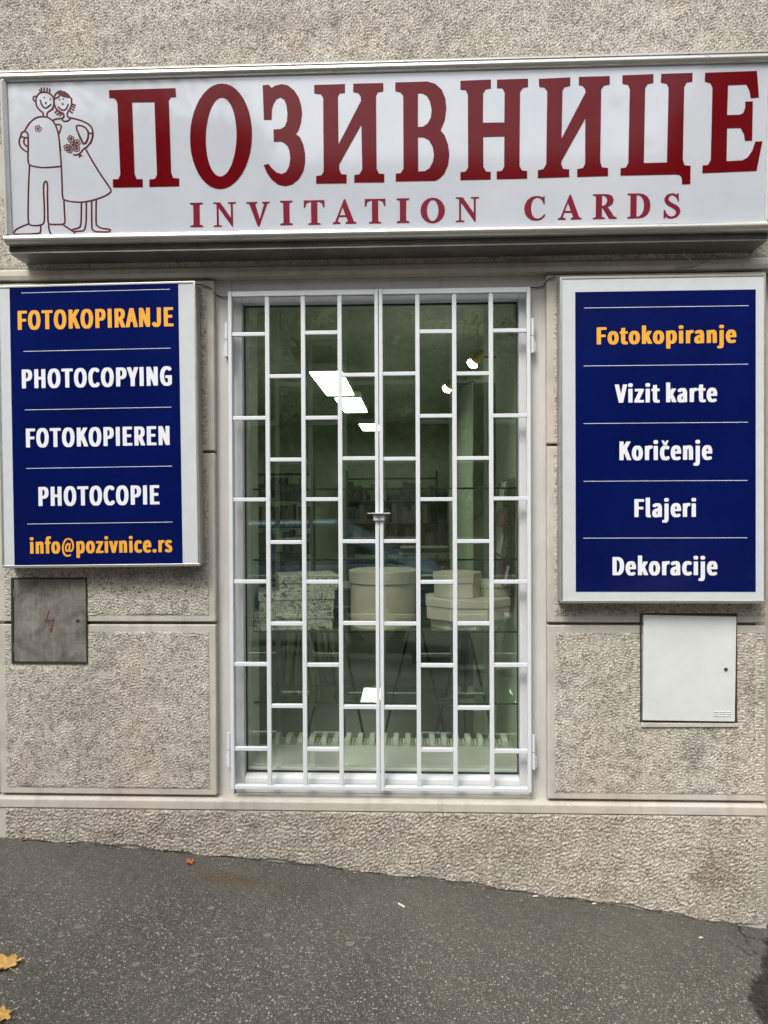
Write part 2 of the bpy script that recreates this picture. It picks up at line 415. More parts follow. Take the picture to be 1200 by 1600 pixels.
# ------------------------------------------------------------------ ground
def gz(x): x = np.clip(x, -3.2, 2.6); return -.0322-.1099*x-.01562*x*x
def G(x, y): return float(gz(x))+.012*min(0, y+0.0)*0+float(-.015*max(0, -y))
def make_pavement():
    o = thing('pavement', (0, 0, G(0, 0)), 'worn dark grey asphalt pavement sloping down to the right', None, kind='structure')
    x0, x1, y0, y1, p = -2.1, 1.95, -1.45, .03, .0052
    nx = int((x1-x0)/p); ny = int((y1-y0)/p)
    X, Y = np.meshgrid(np.linspace(x0, x1, nx), np.linspace(y0, y1, ny))
    h = band_noise(nx, ny, p, .010, .03, 0, 41)*.0006+band_noise(nx, ny, p, .05, .3, 0, 42)*.0011
    low = band_noise(nx, ny, p, .02, .25, 0, 43); fine = band_noise(nx, ny, p, .011, .05, 0, 44)
    # the broken, soil-filled edge at the downhill corner
    ex = np.interp(Y, [-1.5, -.80, -.63, -.52, -.43, -.29, -.20, -.075, .05], [1.01, 1.03, 1.09, 1.15, 1.18, 1.27, 1.32, 1.39, 1.46])
    d = X-ex+band_noise(nx, ny, p, .16, 1.0, 0, 46)*.012+low*.006+fine*.0015
    soil = np.clip(d/.02+.5, 0, 1)*(Y < -.06)
    d2 = X-ex-.20+low*.05; soil = soil*np.clip(1.1-d2/.1, .25, 1)
    def crack(pts, wd):
        best = np.full(X.shape, 9.)
        for (ax, ay), (bx, by) in zip(pts, pts[1:]):
            t = np.clip(((X-ax)*(bx-ax)+(Y-ay)*(by-ay))/((bx-ax)**2+(by-ay)**2), 0, 1)
            best = np.minimum(best, np.hypot(X-ax-t*(bx-ax), Y-ay-t*(by-ay)))
        return np.clip(1.4-(best+low*.002)/wd, 0, 1)
    for pts, wd in (([(1.318,.01),(1.303,-.039),(1.306,-.077),(1.338,-.089),(1.375,-.085)], .0055), ([(1.215,-.13),(1.254,-.178),(1.285,-.235)], .0045),
                    ([(1.306,-.077),(1.29,-.14),(1.30,-.20)], .003)):
        soil = np.maximum(soil, crack(pts, wd))
    # mossy dirt line along the foot of the wall
    foot = np.clip(1-(-Y-.004+low*.010)/.016, 0, 1)*np.interp(X, [-1.7,-1.5,-.8,-.3,.3,1.0,1.4], [.9,.95,.8,.3,.35,.75,.5])
    soil = np.maximum(soil, foot*np.clip(.7+.5*fine, 0, 1))
    h = h-soil*.007+soil*fine*.002
    h += np.clip(1-(-Y)/.03, 0, 1)*.004
    Z = gz(X)-.015*np.maximum(0, -Y)+h
    V = np.stack([X, Y, Z], -1).reshape(-1, 3)-np.array(o.location)
    idx = np.arange(nx*ny).reshape(ny, nx)
    F = np.stack([idx[:-1, :-1], idx[:-1, 1:], idx[1:, 1:], idx[1:, :-1]], -1).reshape(-1, 4)
    s_ = grid_mesh('asphalt_surface', V, F, 'asphalt', o)
    at = s_.data.attributes.new('soil', 'FLOAT', 'POINT'); at.data.foreach_set('value', soil.astype(np.float32).reshape(-1))
    # the rest of the pavement, plain, laid round the detailed sheet
    mb = MB(o.location)
    def sheet(a0, a1, b0, b1, n=10):
        for k in range(n):
            xa = a0+(a1-a0)*k/n; xb = a0+(a1-a0)*(k+1)/n
            mb.quad((xa, b0, G(xa, b0)-.003), (xb, b0, G(xb, b0)-.003), (xb, b1, G(xb, b1)-.003), (xa, b1, G(xa, b1)-.003))
    sheet(-14, x0+.01, -4.2, .03); sheet(x1-.01, 14, -4.2, .03); sheet(x0, x1, -4.2, y0+.01)
    mb.build('far_surface', 'asphalt', o)
    kb = MB(o.location); 
    for k in range(28): kb.box(-14+k, -13.01+k, -4.42, -4.205, G(-13.5+k, -4.2)-.2, G(-13.5+k, -4.2)+.01)
    kb.build('kerb', 'kerb_stone', o, bevel=.012)
    # trodden-in chewing gum
    for i, (gx, gy, r) in enumerate(((-1.178,-.624,.010),(-1.145,-.568,.012),(-.921,-.539,.009),(-.884,-.727,.012),(-.716,-.653,.013),(-.895,-.383,.008),(-.736,-.379,.011),(-.507,-.503,.012),(-.391,-.427,.008),(-.707,-.733,.010),(.705,-.531,.012),(-1.112,-.39,.007),(-.84,-.443,.006),(-.753,-.06,.006),(.10,-.42,.008),(-.22,-.50,.014),(.45,-.52,.009),(-.42,-.66,.008))):
        g = MB((gx, gy, G(gx, gy))); pts = []
        for j in range(12):
            t = 2*math.pi*j/12; rr = r*RNG.uniform(.75, 1.2); pts.append((gx+rr*1.25*math.cos(t), gy+rr*math.sin(t)))
        g.prism(pts, G(gx, gy)-.006, G(gx, gy)+.0028, 'z'); gg = g.build('gum_spot', 'gum', o, bevel=.001)
        gg.location = Vector((gx, gy, G(gx, gy)))-o.location
    return o
mat('kerb_stone', (.30, .29, .27), .85, var=.2, scale=12, bump=.3)
make_pavement()
def make_road():
    mb = MB()
    for k in range(12):
        xa = -60+k*10; za = G(max(-6, min(6, xa)), -4.2)-.13; zb = G(max(-6, min(6, xa+10)), -4.2)-.13
        mb.quad((xa, -13, za), (xa+10, -13, zb), (xa+10, -4.425, zb), (xa, -4.425, za))
    own('road', mb, 'road_asphalt', None, None, kind='structure')
    far = MB().box(-60, 60, -200, -13.01, -1.2, -.08); own('far_pavement', far, 'kerb_stone', None, None, kind='structure')
    side = MB()
    side.box(-60, -14.01, -4.42, 40, -1.2, -.05); side.box(14.01, 60, -4.42, 40, -1.2, -.6); own('side_ground', side, 'kerb_stone', None, None, kind='structure')
mat('road_asphalt', (.075, .073, .068), .85, var=.2, scale=3, bump=.3)
make_road()

# ------------------------------------------------------------------ the facade
FX0, FX1 = -.817, .550            # sides of the window recess
def make_facade():
    o = thing('shop_facade', (0, 0, G(0, 0)), 'beige roughcast ground-floor facade of a building with a recessed shop window', 'building')
    og = o.location
    core = MB(og)
    core.box(-8, FX0-.004, .034, .30, -1.2, 2.44); core.box(FX1+.004, 1.395, .034, .30, -1.2, 2.44); core.box(1.42, 8, .075, .30, -1.2, 2.44)
    core.box(-8, 8, .013, .30, 2.446, 9.0); core.box(-14, 14, .301, 12, 3.2, 12.5); core.box(-14, -8.001, .02, .30, -1.2, 12.5); core.box(8.001, 14, .02, .30, -1.2, 12.5); core.box(-8, 8, .013, .30, 9.001, 12.5); core.box(FX0-.004, FX1+.004, .12, .30, -1.2, .282)
    core.build('wall', 'smooth_render', o)
    # recess lining
    MB(og).box(FX0-.003, -.752, .035, .118, .283, 2.4455).build('jamb', 'jamb_plaster', o, bevel=.002)
    MB(og).box(.487, FX1+.003, .035, .118, .283, 2.4455).build('jamb', 'jamb_plaster', o, bevel=.002)
    MB(og).box(-.7515, .4865, .035, .118, 2.386, 2.4455).build('window_head', 'jamb_plaster', o, bevel=.002)
    sb = MB(og); sb.prism([(-.012, .243), (-.012, .276), (-.006, .283), (.06, .290), (.118, .290), (.118, .243)], -8, 1.427, 'x'); sb.build('sill_band', 'smooth_render', o, bevel=.002)
    # frieze moulding over the blocks
    fr = MB(og); fr.prism([(-.010, 2.447), (-.016, 2.462), (-.014, 2.482), (-.004, 2.490), (.012, 2.490), (.012, 2.447)], -8, 8, 'x'); fr.build('moulding', 'smooth_render', o)
    # blocks
    bx = [(-3.6, -1.752, None), (-1.738, FX0, 'L'), (FX1, 1.428, 'R')]
    for (a0, a1, side) in bx:
        js = (1.0145, 1.7265) if side != 'R' else (1.0145, 1.7450)
        for i, (z0, z1) in enumerate(((.297, js[0]-.006), (js[0]+.006, js[1]-.0055), (js[1]+.0055, 2.436))):
            b = MB(og).box(a0, a1, .0, .033, z0, z1).build('stone_block', 'smooth_render', o, bevel=.005, seg=3)
            if side is None: continue
            mg = .029
            pl, cm = [], []
            if side == 'L' and i < 2: pl = [(-1.76, -1.335, .825, 1.24)]; cm = [(-1.725, -1.690, .83, 1.24, .0105), (-1.350, -1.322, .86, 1.21, .0105)]
            if side == 'R' and i < 2: pl = [(.915, 1.335, .60, 1.10)]; cm = [(.885, .924, .62, 1.06, .0105), (1.312, 1.345, .62, 1.06, .0105)]
            if side == 'R': cm = cm+[(1.388, 1.424, z0+.02, z1-.02, .0105)]; pl = pl+[(1.38, 1.43, z0, z1)]
            rough_sheet('roughcast_face', a0+mg, a1-(mg if side == 'L' else .004), z0+mg, z1-mg, -.0006, .0056, 'roughcast', b, og, seed=20+i*3+(9 if side == 'R' else 0), plain=pl, comb=cm)
    # right-hand corner return, then the neighbouring wall set back
    # plinth
    zl = lambda X: gz(X)-.03
    p = MB(og).box(-3.6, 1.427, -.006, .25, -1.2, .2425).build('plinth', 'smooth_render', o, bevel=.004)
    def zcut(X): return np.clip(gz(X)+.009+.006*np.sin(X*9)+.004*np.sin(X*31), -.4, .2)
    rough_sheet('roughcast_face', -1.712, 1.423, -.20, .238, -.0066, .0070, 'plinth_roughcast', p, og, pitch=.0036, lo=.0076, hi=.022, slant=-.6, seed=77,
                plain=[(1.385, 1.43, -.4, .3)], comb=[(1.388, 1.420, -.19, .225, .0105)], zlow=zcut)
    # the wall over the blocks, behind and above the signboard
    up = MB(og).box(-3.6, 3.2, 0, .012, 2.4905, 5.0).build('upper_wall', 'smooth_render', o)
    rough_sheet('roughcast_face', -2.05, 1.85, 2.496, 2.80, -.0006, .0040, 'roughcast', up, og, seed=51)
    rough_sheet('roughcast_face', -2.05, 1.85, 3.02, 3.78, -.0006, .0056, 'roughcast', up, og, seed=57, lo=.0056, hi=.015)
    return o
facade = make_facade()

# ------------------------------------------------------------------ the window
def make_window():
    w_ = thing('shop_window', (-.134, .11, .29), 'fixed shop window in a white painted frame behind the security grille', 'window')
    og = w_.location
    f = 'frame_paint'
    x0, x1, z0, z1 = -.7515, .4865, .2905, 2.3855; a0, a1, b0, b1 = -.713, .445, .363, 2.353
    MB(og).box(x0, a0, .052, .135, z0, z1).build('frame_stile', f, w_, bevel=.004)
    MB(og).box(a1, x1, .052, .135, z0, z1).build('frame_stile', f, w_, bevel=.004)
    MB(og).box(a0, a1, .0525, .1345, b1, z1).build('frame_head', f, w_, bevel=.004)
    r = MB(og); r.prism([(.0525, z0), (.0525, .335), (.057, .352), (.075, b0), (.1345, b0), (.1345, z0)], a0, a1, 'x'); r.build('frame_rail', f, w_, bevel=.003)
    g = MB(og)   # glazing bead
    for (p0, p1, q0, q1) in ((a0, a1, b0, b0+.007), (a0, a1, b1-.006, b1), (a0, a0+.005, b0+.007, b1-.006), (a1-.005, a1, b0+.007, b1-.006)): g.box(p0, p1, .092, .100, q0, q1)
    g.build('putty_line', 'rubber', w_)
    MB(og).box(a0, a1, .101, .105, b0, b1).build('pane', 'window_glass', w_)
    return w_
make_window()

# ------------------------------------------------------------------ security grille: two hinged leaves
ROWZ = [2.211, 2.038, 1.865, 1.693, 1.527, 1.353, 1.187, 1.0155, .845, .671, .495]
def bar(x0, x1, z0, z1, y0=-.010, y1=.010): return (x0, x1, y0, y1, z0, z1)
def make_leaf(label, stiles, ups, hinge_x, lean, free_x):
    t = thing('grille_leaf', (hinge_x, 0, .327), label, 'security grille', 'two leaves of the window grille'); og = t.location
    zb, zt = .327, 2.386
    P = 'grille_paint'
    for sx in stiles: MB(og).box(sx-.0075, sx+.0075, -.013, .013, zb, zt).build('stile', P, t, bevel=.002)
    xa, xb = min(stiles)+.0078, max(stiles)-.0078
    MB(og).box(xa, xb, -.0125, .0125, zt-.022, zt-.001).build('top_rail', P, t, bevel=.002)
    MB(og).box(xa, xb, -.0125, .0125, zb+.001, zb+.017).build('bottom_rail', P, t, bevel=.002)
    um = None
    for ux in ups:
        if um is None:
            o = MB((0, 0, og.z)).box(-.0088, .0088, -.009, .009, zb+.0172, zt-.0222).build('upright', P, t, bevel=.002); um = o.data
        else:
            o = link('upright', um, t); b = o.modifiers.new('bevel', 'BEVEL'); b.width = .002; b.segments = 2
        o.location = (ux-og.x, 0, 0)
    edges = sorted(stiles+ups)
    for c in range(4):
        l, r = edges[c], edges[c+1]
        lh = .0076 if l in stiles else .0089; rh = .0076 if r in stiles else .0089
        odd = c in free_x
        rows = ROWZ[0::2] if odd else ROWZ[1::2]
        cm = None
        for z in rows:
            if cm is None:
                o = MB().box(l+lh-og.x, r-rh-og.x, -.0085, .0085, -.0078, .0078).build('crossbar', P, t, bevel=.0018); cm = o.data
            else:
                o = link('crossbar', cm, t); b = o.modifiers.new('bevel', 'BEVEL'); b.width = .0018; b.segments = 2
            o.location = (0, RNG.normal()*.0006, z-og.z+RNG.normal()*.0012)
    s_ = -1 if hinge_x < 0 else 1
    hx = stiles[0] if s_ < 0 else stiles[-1]
    for zc in (2.19, .49):
        h = MB(og)
        for (q0, q1, r_) in ((zc-.07, zc-.003, .0072), (zc+.001, zc+.07, .0068)):
            h.tube([(hx+s_*.0175, 0, q0), (hx+s_*.0175, 0, q1)], r_, 14)
        hg = h.build('hinge', P, t, smooth=True)
        d = MB(og).tube([(hx+s_*.0175, 0, zc-.0032), (hx+s_*.0175, 0, zc+.0012)], .0062, 12); d.build('washer', 'steel', hg)
        k = MB(og).box(min(hx+s_*.018, hx+s_*.030), max(hx+s_*.018, hx+s_*.030), .002, .034, zc-.065, zc-.02); k.build('pin_plate', P, hg, bevel=.001)
    return t
lf = make_leaf('left leaf of the white square-tube window grille', [-.7475, -.1435], [-.594, -.4455, -.2945], -.766, 0, (0, 2))
rf = make_leaf('right leaf of the white square-tube window grille, ending at the right jamb', [-.1255, .4755], [.0245, .1745, .3235], .494, 0, (1, 3))
lk = thing('grille_latch', (-.135, -.014, 1.455), 'small grey steel latch plate joining the two grille leaves at mid height', 'latch'); og = lk.location
lp = MB(og); lp.prism([(-.182, -.040), (-.088, -.043), (-.094, -.0135), (-.176, -.0135)], 1.4665, 1.4705, 'z'); lp.build('plate', 'steel', lk, bevel=.0008)
MB(og).box(-.158, -.113, -.026, -.0135, 1.440, 1.466).build('lock_case', 'grille_paint', lk, bevel=.002)
MB(og).tube([(-.136, -.0265, 1.452), (-.136, -.0305, 1.452)], .005, 12).build('keyhole_disc', 'steel', lk)

# outlines measured off the signboard, in half millimetres
BIG=[[[(-2354,1017),(-1828,1019),(-1826,953),(-1867,952),(-1885,924),(-1883,902),(-1878,379),(-1862,338),(-1816,334),(-1817,275),(-2054,275),(-2052,332),(-2007,335),(-1991,367),(-1997,918),(-2174,921),(-2169,377),(-2152,336),(-2106,335),(-2107,274),(-2344,276),(-2344,338),(-2301,339),(-2283,373),(-2290,912),(-2299,941),(-2319,958),(-2353,959)]],[[(-1235,642),(-1240,580),(-1251,519),(-1268,462),(-1290,409),(-1317,361),(-1348,321),(-1382,289),(-1418,265),(-1456,251),(-1495,247),(-1533,253),(-1570,268),(-1604,293),(-1635,327),(-1663,368),(-1686,417),(-1704,471),(-1716,529),(-1722,591),(-1722,653),(-1717,716),(-1705,776),(-1688,834),(-1665,887),(-1639,933),(-1608,973),(-1574,1005),(-1538,1028),(-1500,1041),(-1462,1045),(-1424,1039),(-1388,1024),(-1353,999),(-1322,966),(-1295,925),(-1272,877),(-1254,824),(-1242,766),(-1235,705)],[(-1356,639),(-1360,593),(-1366,547),(-1375,504),(-1387,464),(-1400,428),(-1416,398),(-1433,373),(-1452,356),(-1471,345),(-1490,342),(-1508,346),(-1527,357),(-1543,376),(-1559,401),(-1572,432),(-1583,468),(-1591,508),(-1596,552),(-1599,598),(-1598,645),(-1595,692),(-1588,737),(-1579,780),(-1568,820),(-1554,855),(-1538,885),(-1521,909),(-1503,927),(-1484,937),(-1465,940),(-1446,936),(-1428,925),(-1412,907),(-1396,882),(-1383,851),(-1372,815),(-1364,775),(-1359,732),(-1356,686)]],[[(-1145,1024),(-1097,1026),(-1075,1002),(-1047,1018),(-997,1029),(-948,1018),(-898,978),(-864,923),(-845,860),(-841,802),(-850,735),(-867,685),(-889,651),(-858,624),(-834,571),(-821,503),(-822,435),(-837,367),(-873,310),(-923,272),(-979,258),(-1034,271),(-1084,309),(-1123,363),(-1147,422),(-1109,431),(-1082,397),(-1047,364),(-1007,351),(-972,365),(-948,408),(-938,466),(-943,525),(-959,564),(-984,587),(-1009,598),(-1064,597),(-1066,690),(-1012,691),(-977,709),(-959,752),(-955,805),(-960,863),(-977,911),(-1007,931),(-1039,917),(-1064,880),(-1076,837),(-1079,764),(-1139,765)]],[[(-744,1016),(-505,1017),(-506,952),(-546,949),(-561,925),(-560,565),(-383,887),(-384,921),(-402,947),(-442,956),(-441,1018),(-209,1017),(-209,955),(-254,949),(-266,918),(-265,375),(-246,338),(-206,335),(-206,272),(-440,275),(-439,332),(-399,337),(-377,372),(-381,710),(-556,415),(-556,376),(-539,340),(-499,336),(-500,271),(-738,273),(-737,331),(-695,335),(-678,364),(-675,918),(-692,945),(-744,953)]],[[(-117,1019),(131,1020),(190,1002),(239,958),(268,891),(275,814),(263,728),(231,653),(263,614),(288,546),(298,469),(288,392),(258,325),(218,289),(189,276),(-117,277),(-117,335),(-79,339),(-57,370),(-56,918),(-78,945),(-117,954)],[(57,934),(91,933),(126,913),(150,870),(162,807),(155,750),(132,708),(96,684),(56,683)],[(56,605),(100,604),(140,583),(169,534),(179,471),(171,419),(144,371),(108,350),(58,349)]],[[(383,1019),(616,1022),(616,958),(577,951),(557,922),(555,703),(719,701),(721,922),(704,956),(662,959),(662,1020),(898,1022),(899,961),(860,955),(838,924),(837,371),(856,339),(896,335),(896,278),(662,278),(662,336),(701,340),(719,369),(720,598),(558,597),(559,372),(581,338),(616,334),(616,277),(383,277),(383,335),(424,341),(442,370),(440,915),(425,949),(383,954)]],[[(979,1018),(1218,1023),(1219,962),(1174,951),(1161,927),(1156,571),(1336,912),(1332,934),(1311,960),(1284,964),(1283,1025),(1516,1025),(1517,964),(1472,956),(1453,928),(1452,390),(1467,350),(1512,344),(1513,285),(1278,282),(1277,341),(1321,348),(1337,379),(1336,718),(1158,404),(1155,380),(1171,345),(1217,340),(1217,283),(978,280),(977,339),(1021,346),(1041,383),(1045,925),(1023,954),(983,960)]],[[(1612,1028),(1845,1031),(1844,967),(1803,960),(1784,929),(1783,375),(1957,376),(1960,929),(1945,958),(1901,969),(1903,1031),(2137,1033),(2137,969),(2095,964),(2077,931),(2076,392),(2091,352),(2136,348),(2136,212),(2074,211),(2071,259),(2056,280),(2027,286),(1607,286),(1607,340),(1646,344),(1665,377),(1669,927),(1654,958),(1612,966)]],[[(2231,1031),(2616,1035),(2636,841),(2574,838),(2565,891),(2540,938),(2404,937),(2402,716),(2493,717),(2521,728),(2535,765),(2535,812),(2591,813),(2593,525),(2539,525),(2532,572),(2505,620),(2404,620),(2405,376),(2525,380),(2563,401),(2595,448),(2617,516),(2670,517),(2632,300),(2226,291),(2226,348),(2266,350),(2287,388),(2288,921),(2271,955),(2230,967)]]]
SM=[('I',-1735,-41,-1634,146),('N',-1550,-42,-1371,144),('V',-1289,-44,-1104,144),('I',-1023,-39,-925,145),('T',-837,-40,-674,145),('A',-611,-37,-426,148),('T',-360,-39,-199,146),('I',-111,-39,-13,147),('O',74,-42,263,150),('N',347,-40,527,146),('C',874,-41,1038,156),('A',1134,-37,1315,153),('R',1400,-37,1583,150),('D',1663,-37,1838,150),('S',1939,-42,2066,160)]
DRAW=[[(-2885,830),(-2884,853),(-2890,865),(-2913,882),(-2933,907),(-2941,939),(-2935,976),(-2921,998),(-2900,1013),(-2874,1017),(-2844,1012),(-2819,1000),(-2803,981),(-2796,960),(-2795,936),(-2799,903),(-2815,880),(-2841,866),(-2852,856),(-2855,828)],[(-2935,984),(-2952,986),(-2961,970),(-2955,952),(-2938,948)],[(-2909,1034),(-2895,1013)],[(-2894,1049),(-2886,1017)],[(-2868,1051),(-2869,1017)],[(-2845,1047),(-2847,1015)],[(-2825,1040),(-2828,1009)],[(-2904,959),(-2896,924),(-2878,899),(-2861,893),(-2840,904),(-2817,924)],[(-3036,726),(-3011,766),(-2980,800),(-2941,824),(-2906,831),(-2853,828),(-2826,811),(-2801,786),(-2785,757),(-2773,720),(-2766,683),(-2760,618),(-2755,565)],[(-3036,724),(-3060,712),(-3069,698),(-3064,682),(-3040,673),(-3015,673)],[(-3036,724),(-3015,709),(-3010,693),(-3013,624)],[(-2809,800),(-2779,810),(-2736,813)],[(-2789,767),(-2755,767),(-2742,756),(-2747,732),(-2764,696)],[(-2791,964),(-2796,944),(-2792,915),(-2780,887),(-2756,866),(-2724,853),(-2718,841),(-2721,821),(-2734,811)],[(-2791,964),(-2790,984),(-2776,1004),(-2750,1020),(-2729,1022)],[(-2745,991),(-2760,973),(-2786,966)],[(-2656,967),(-2653,940),(-2658,908),(-2670,880),(-2690,860),(-2693,840),(-2689,824),(-2672,817)],[(-2654,922),(-2622,908)],[(-2656,906),(-2629,889)],[(-2661,886),(-2636,871)],[(-2670,866),(-2648,851)],[(-2772,872),(-2792,855)],[(-2749,860),(-2778,840)],[(-2731,853),(-2755,831)],[(-2803,900),(-2808,879)],[(-2763,903),(-2744,882),(-2717,872),(-2695,887),(-2681,919)],[(-2736,807),(-2726,794),(-2707,789),(-2686,793),(-2668,809)],[(-2672,817),(-2621,806),(-2558,784),(-2521,763),(-2498,734),(-2491,697),(-2494,661),(-2515,613)],[(-2525,695),(-2495,695)],[(-2572,614),(-2596,663),(-2616,717),(-2624,741),(-2619,757),(-2585,756),(-2555,742),(-2535,719),(-2527,690),(-2533,650),(-2555,614)],[(-3011,677),(-3015,573),(-3020,489),(-3012,465),(-2968,450),(-2903,440),(-2830,442),(-2754,447)],[(-2762,623),(-2753,463),(-2751,323),(-2753,205),(-2737,187),(-2679,174),(-2599,167),(-2548,174),(-2482,187),(-2402,215),(-2365,239),(-2360,256),(-2378,288),(-2447,387),(-2509,492),(-2553,573)],[(-3069,688),(-3085,651),(-3083,616),(-3058,584),(-3019,562)],[(-3037,674),(-3048,650),(-3046,625),(-3020,604)],[(-3008,461),(-3020,329),(-3031,154),(-3036,14),(-3018,-1),(-2978,-7),(-2930,-2),(-2908,11),(-2903,46),(-2900,152),(-2903,257),(-2899,319),(-2881,340),(-2867,319),(-2873,221),(-2875,46),(-2875,14),(-2860,2),(-2802,-1),(-2747,1),(-2737,15),(-2740,113),(-2741,183)],[(-3036,7),(-3088,-10),(-3140,-34),(-3155,-62),(-3146,-70),(-2944,-69),(-2937,-51),(-2935,-6)],[(-2872,0),(-2869,-39),(-2856,-78),(-2827,-85),(-2673,-86),(-2658,-78),(-2669,-60),(-2708,-34),(-2751,-6)],[(-2601,167),(-2609,-19),(-2635,-32),(-2687,-45)],[(-2561,170),(-2570,-51),(-2629,-56),(-2676,-58)],[(-2519,172),(-2524,11),(-2523,-59),(-2439,-64),(-2388,-65),(-2373,-55),(-2384,-42),(-2438,-39),(-2481,-18),(-2490,-3),(-2482,185)],[(-2495,700),(-2496,665),(-2512,624),(-2546,587),(-2571,577),(-2587,556),(-2609,536),(-2638,530),(-2656,537)],[(-2531,714),(-2528,680),(-2540,638),(-2570,611)],[(-2611,702),(-2597,674),(-2570,611)],[(-2609,536),(-2581,522)],[(-2598,543),(-2606,512)]]
FLOWERS=[(-2928,740),(-2670,655),(-2621,626),(-2702,590),(-2654,610),(-2680,572),(-2626,581)]
DOTS=[(-2871,974),(-2823,960),(-2860,933),(-2748,957),(-2720,960),(-2726,922)]
HAIR=[(-2768,1002),(-2750,1018),(-2729,1022),(-2699,1014),(-2675,996),(-2658,973),(-2656,967),(-2676,967),(-2705,972),(-2730,979),(-2745,991)]
def _el(cx, cy, rx, ry, n=36): return [(cx+rx*math.cos(2*math.pi*i/n), cy+ry*math.sin(2*math.pi*i/n)) for i in range(n)]
SERIF = {
'I': [[(0,1),(.48,1),(.48,.94),(.36,.91),(.36,.09),(.48,.06),(.48,0),(0,0),(0,.06),(.12,.09),(.12,.91),(0,.94)]],
'N': [[(0,1),(.28,1),(.71,.36),(.71,.93),(.60,.95),(.60,1),(.92,1),(.92,.95),(.79,.93),(.79,0),(.75,0),(.21,.78),(.21,.07),(.34,.05),(.34,0),(0,0),(0,.05),(.13,.07),(.13,.90),(.10,.95),(0,.95)]],
'V': [[(0,1),(.45,1),(.45,.95),(.36,.93),(.54,.30),(.72,.92),(.64,.95),(.64,1),(.95,1),(.95,.95),(.85,.92),(.52,0),(.45,0),(.12,.92),(0,.95)]],
'T': [[(0,1),(.83,1),(.83,.70),(.78,.70),(.72,.88),(.62,.93),(.54,.93),(.54,.08),(.66,.05),(.66,0),(.17,0),(.17,.05),(.29,.08),(.29,.93),(.21,.93),(.11,.88),(.05,.70),(0,.70)]],
'A': [[(.47,1),(.53,1),(.88,.09),(.98,.05),(.98,0),(.53,0),(.53,.05),(.63,.09),(.56,.28),(.26,.28),(.20,.09),(.32,.05),(.32,0),(0,0),(0,.05),(.10,.09)],[(.29,.35),(.53,.35),(.41,.68)]],
'O': [_el(.47,.5,.47,.52), _el(.47,.5,.22,.43)],
'C': [[(.80,.98),(.76,.98),(.72,.94),(.60,.99),(.45,1.0),(.28,.96),(.12,.84),(.03,.66),(0,.48),(.04,.28),(.15,.12),(.30,.03),(.48,0),(.66,.04),(.80,.17),(.83,.24),(.78,.26),(.68,.14),(.55,.08),(.42,.11),(.32,.22),(.28,.38),(.27,.56),(.30,.75),(.38,.88),(.49,.94),(.62,.90),(.71,.80),(.76,.66),(.80,.66)]],
'R': [[(0,1),(.50,1),(.66,.98),(.79,.90),(.84,.76),(.80,.61),(.69,.52),(.60,.49),(.86,.09),(.97,.05),(.97,0),(.66,0),(.37,.47),(.37,.08),(.49,.05),(.49,0),(0,0),(0,.05),(.12,.08),(.12,.92),(0,.95)],[(.37,.94),(.46,.93),(.55,.86),(.58,.74),(.54,.61),(.46,.54),(.37,.53)]],
'D': [[(0,1),(.45,1),(.64,.97),(.80,.87),(.90,.70),(.93,.50),(.90,.30),(.80,.13),(.64,.03),(.45,0),(0,0),(0,.05),(.12,.08),(.12,.92),(0,.95)],[(.37,.93),(.47,.92),(.58,.84),(.65,.68),(.67,.5),(.65,.32),(.58,.16),(.47,.08),(.37,.07)]],
'S': [[(.54,1),(.50,1),(.46,.95),(.36,1),(.24,1),(.10,.94),(.02,.82),(.02,.70),(.08,.58),(.20,.49),(.34,.40),(.44,.31),(.46,.20),(.40,.11),(.30,.07),(.18,.11),(.09,.22),(.05,.34),(0,.34),(0,0),(.04,0),(.08,.06),(.18,0),(.33,-.01),(.48,.04),(.58,.15),(.62,.28),(.58,.42),(.48,.52),(.34,.60),(.22,.68),(.17,.76),(.19,.86),(.28,.93),(.38,.90),(.47,.81),(.52,.68),(.56,.68)]],
}
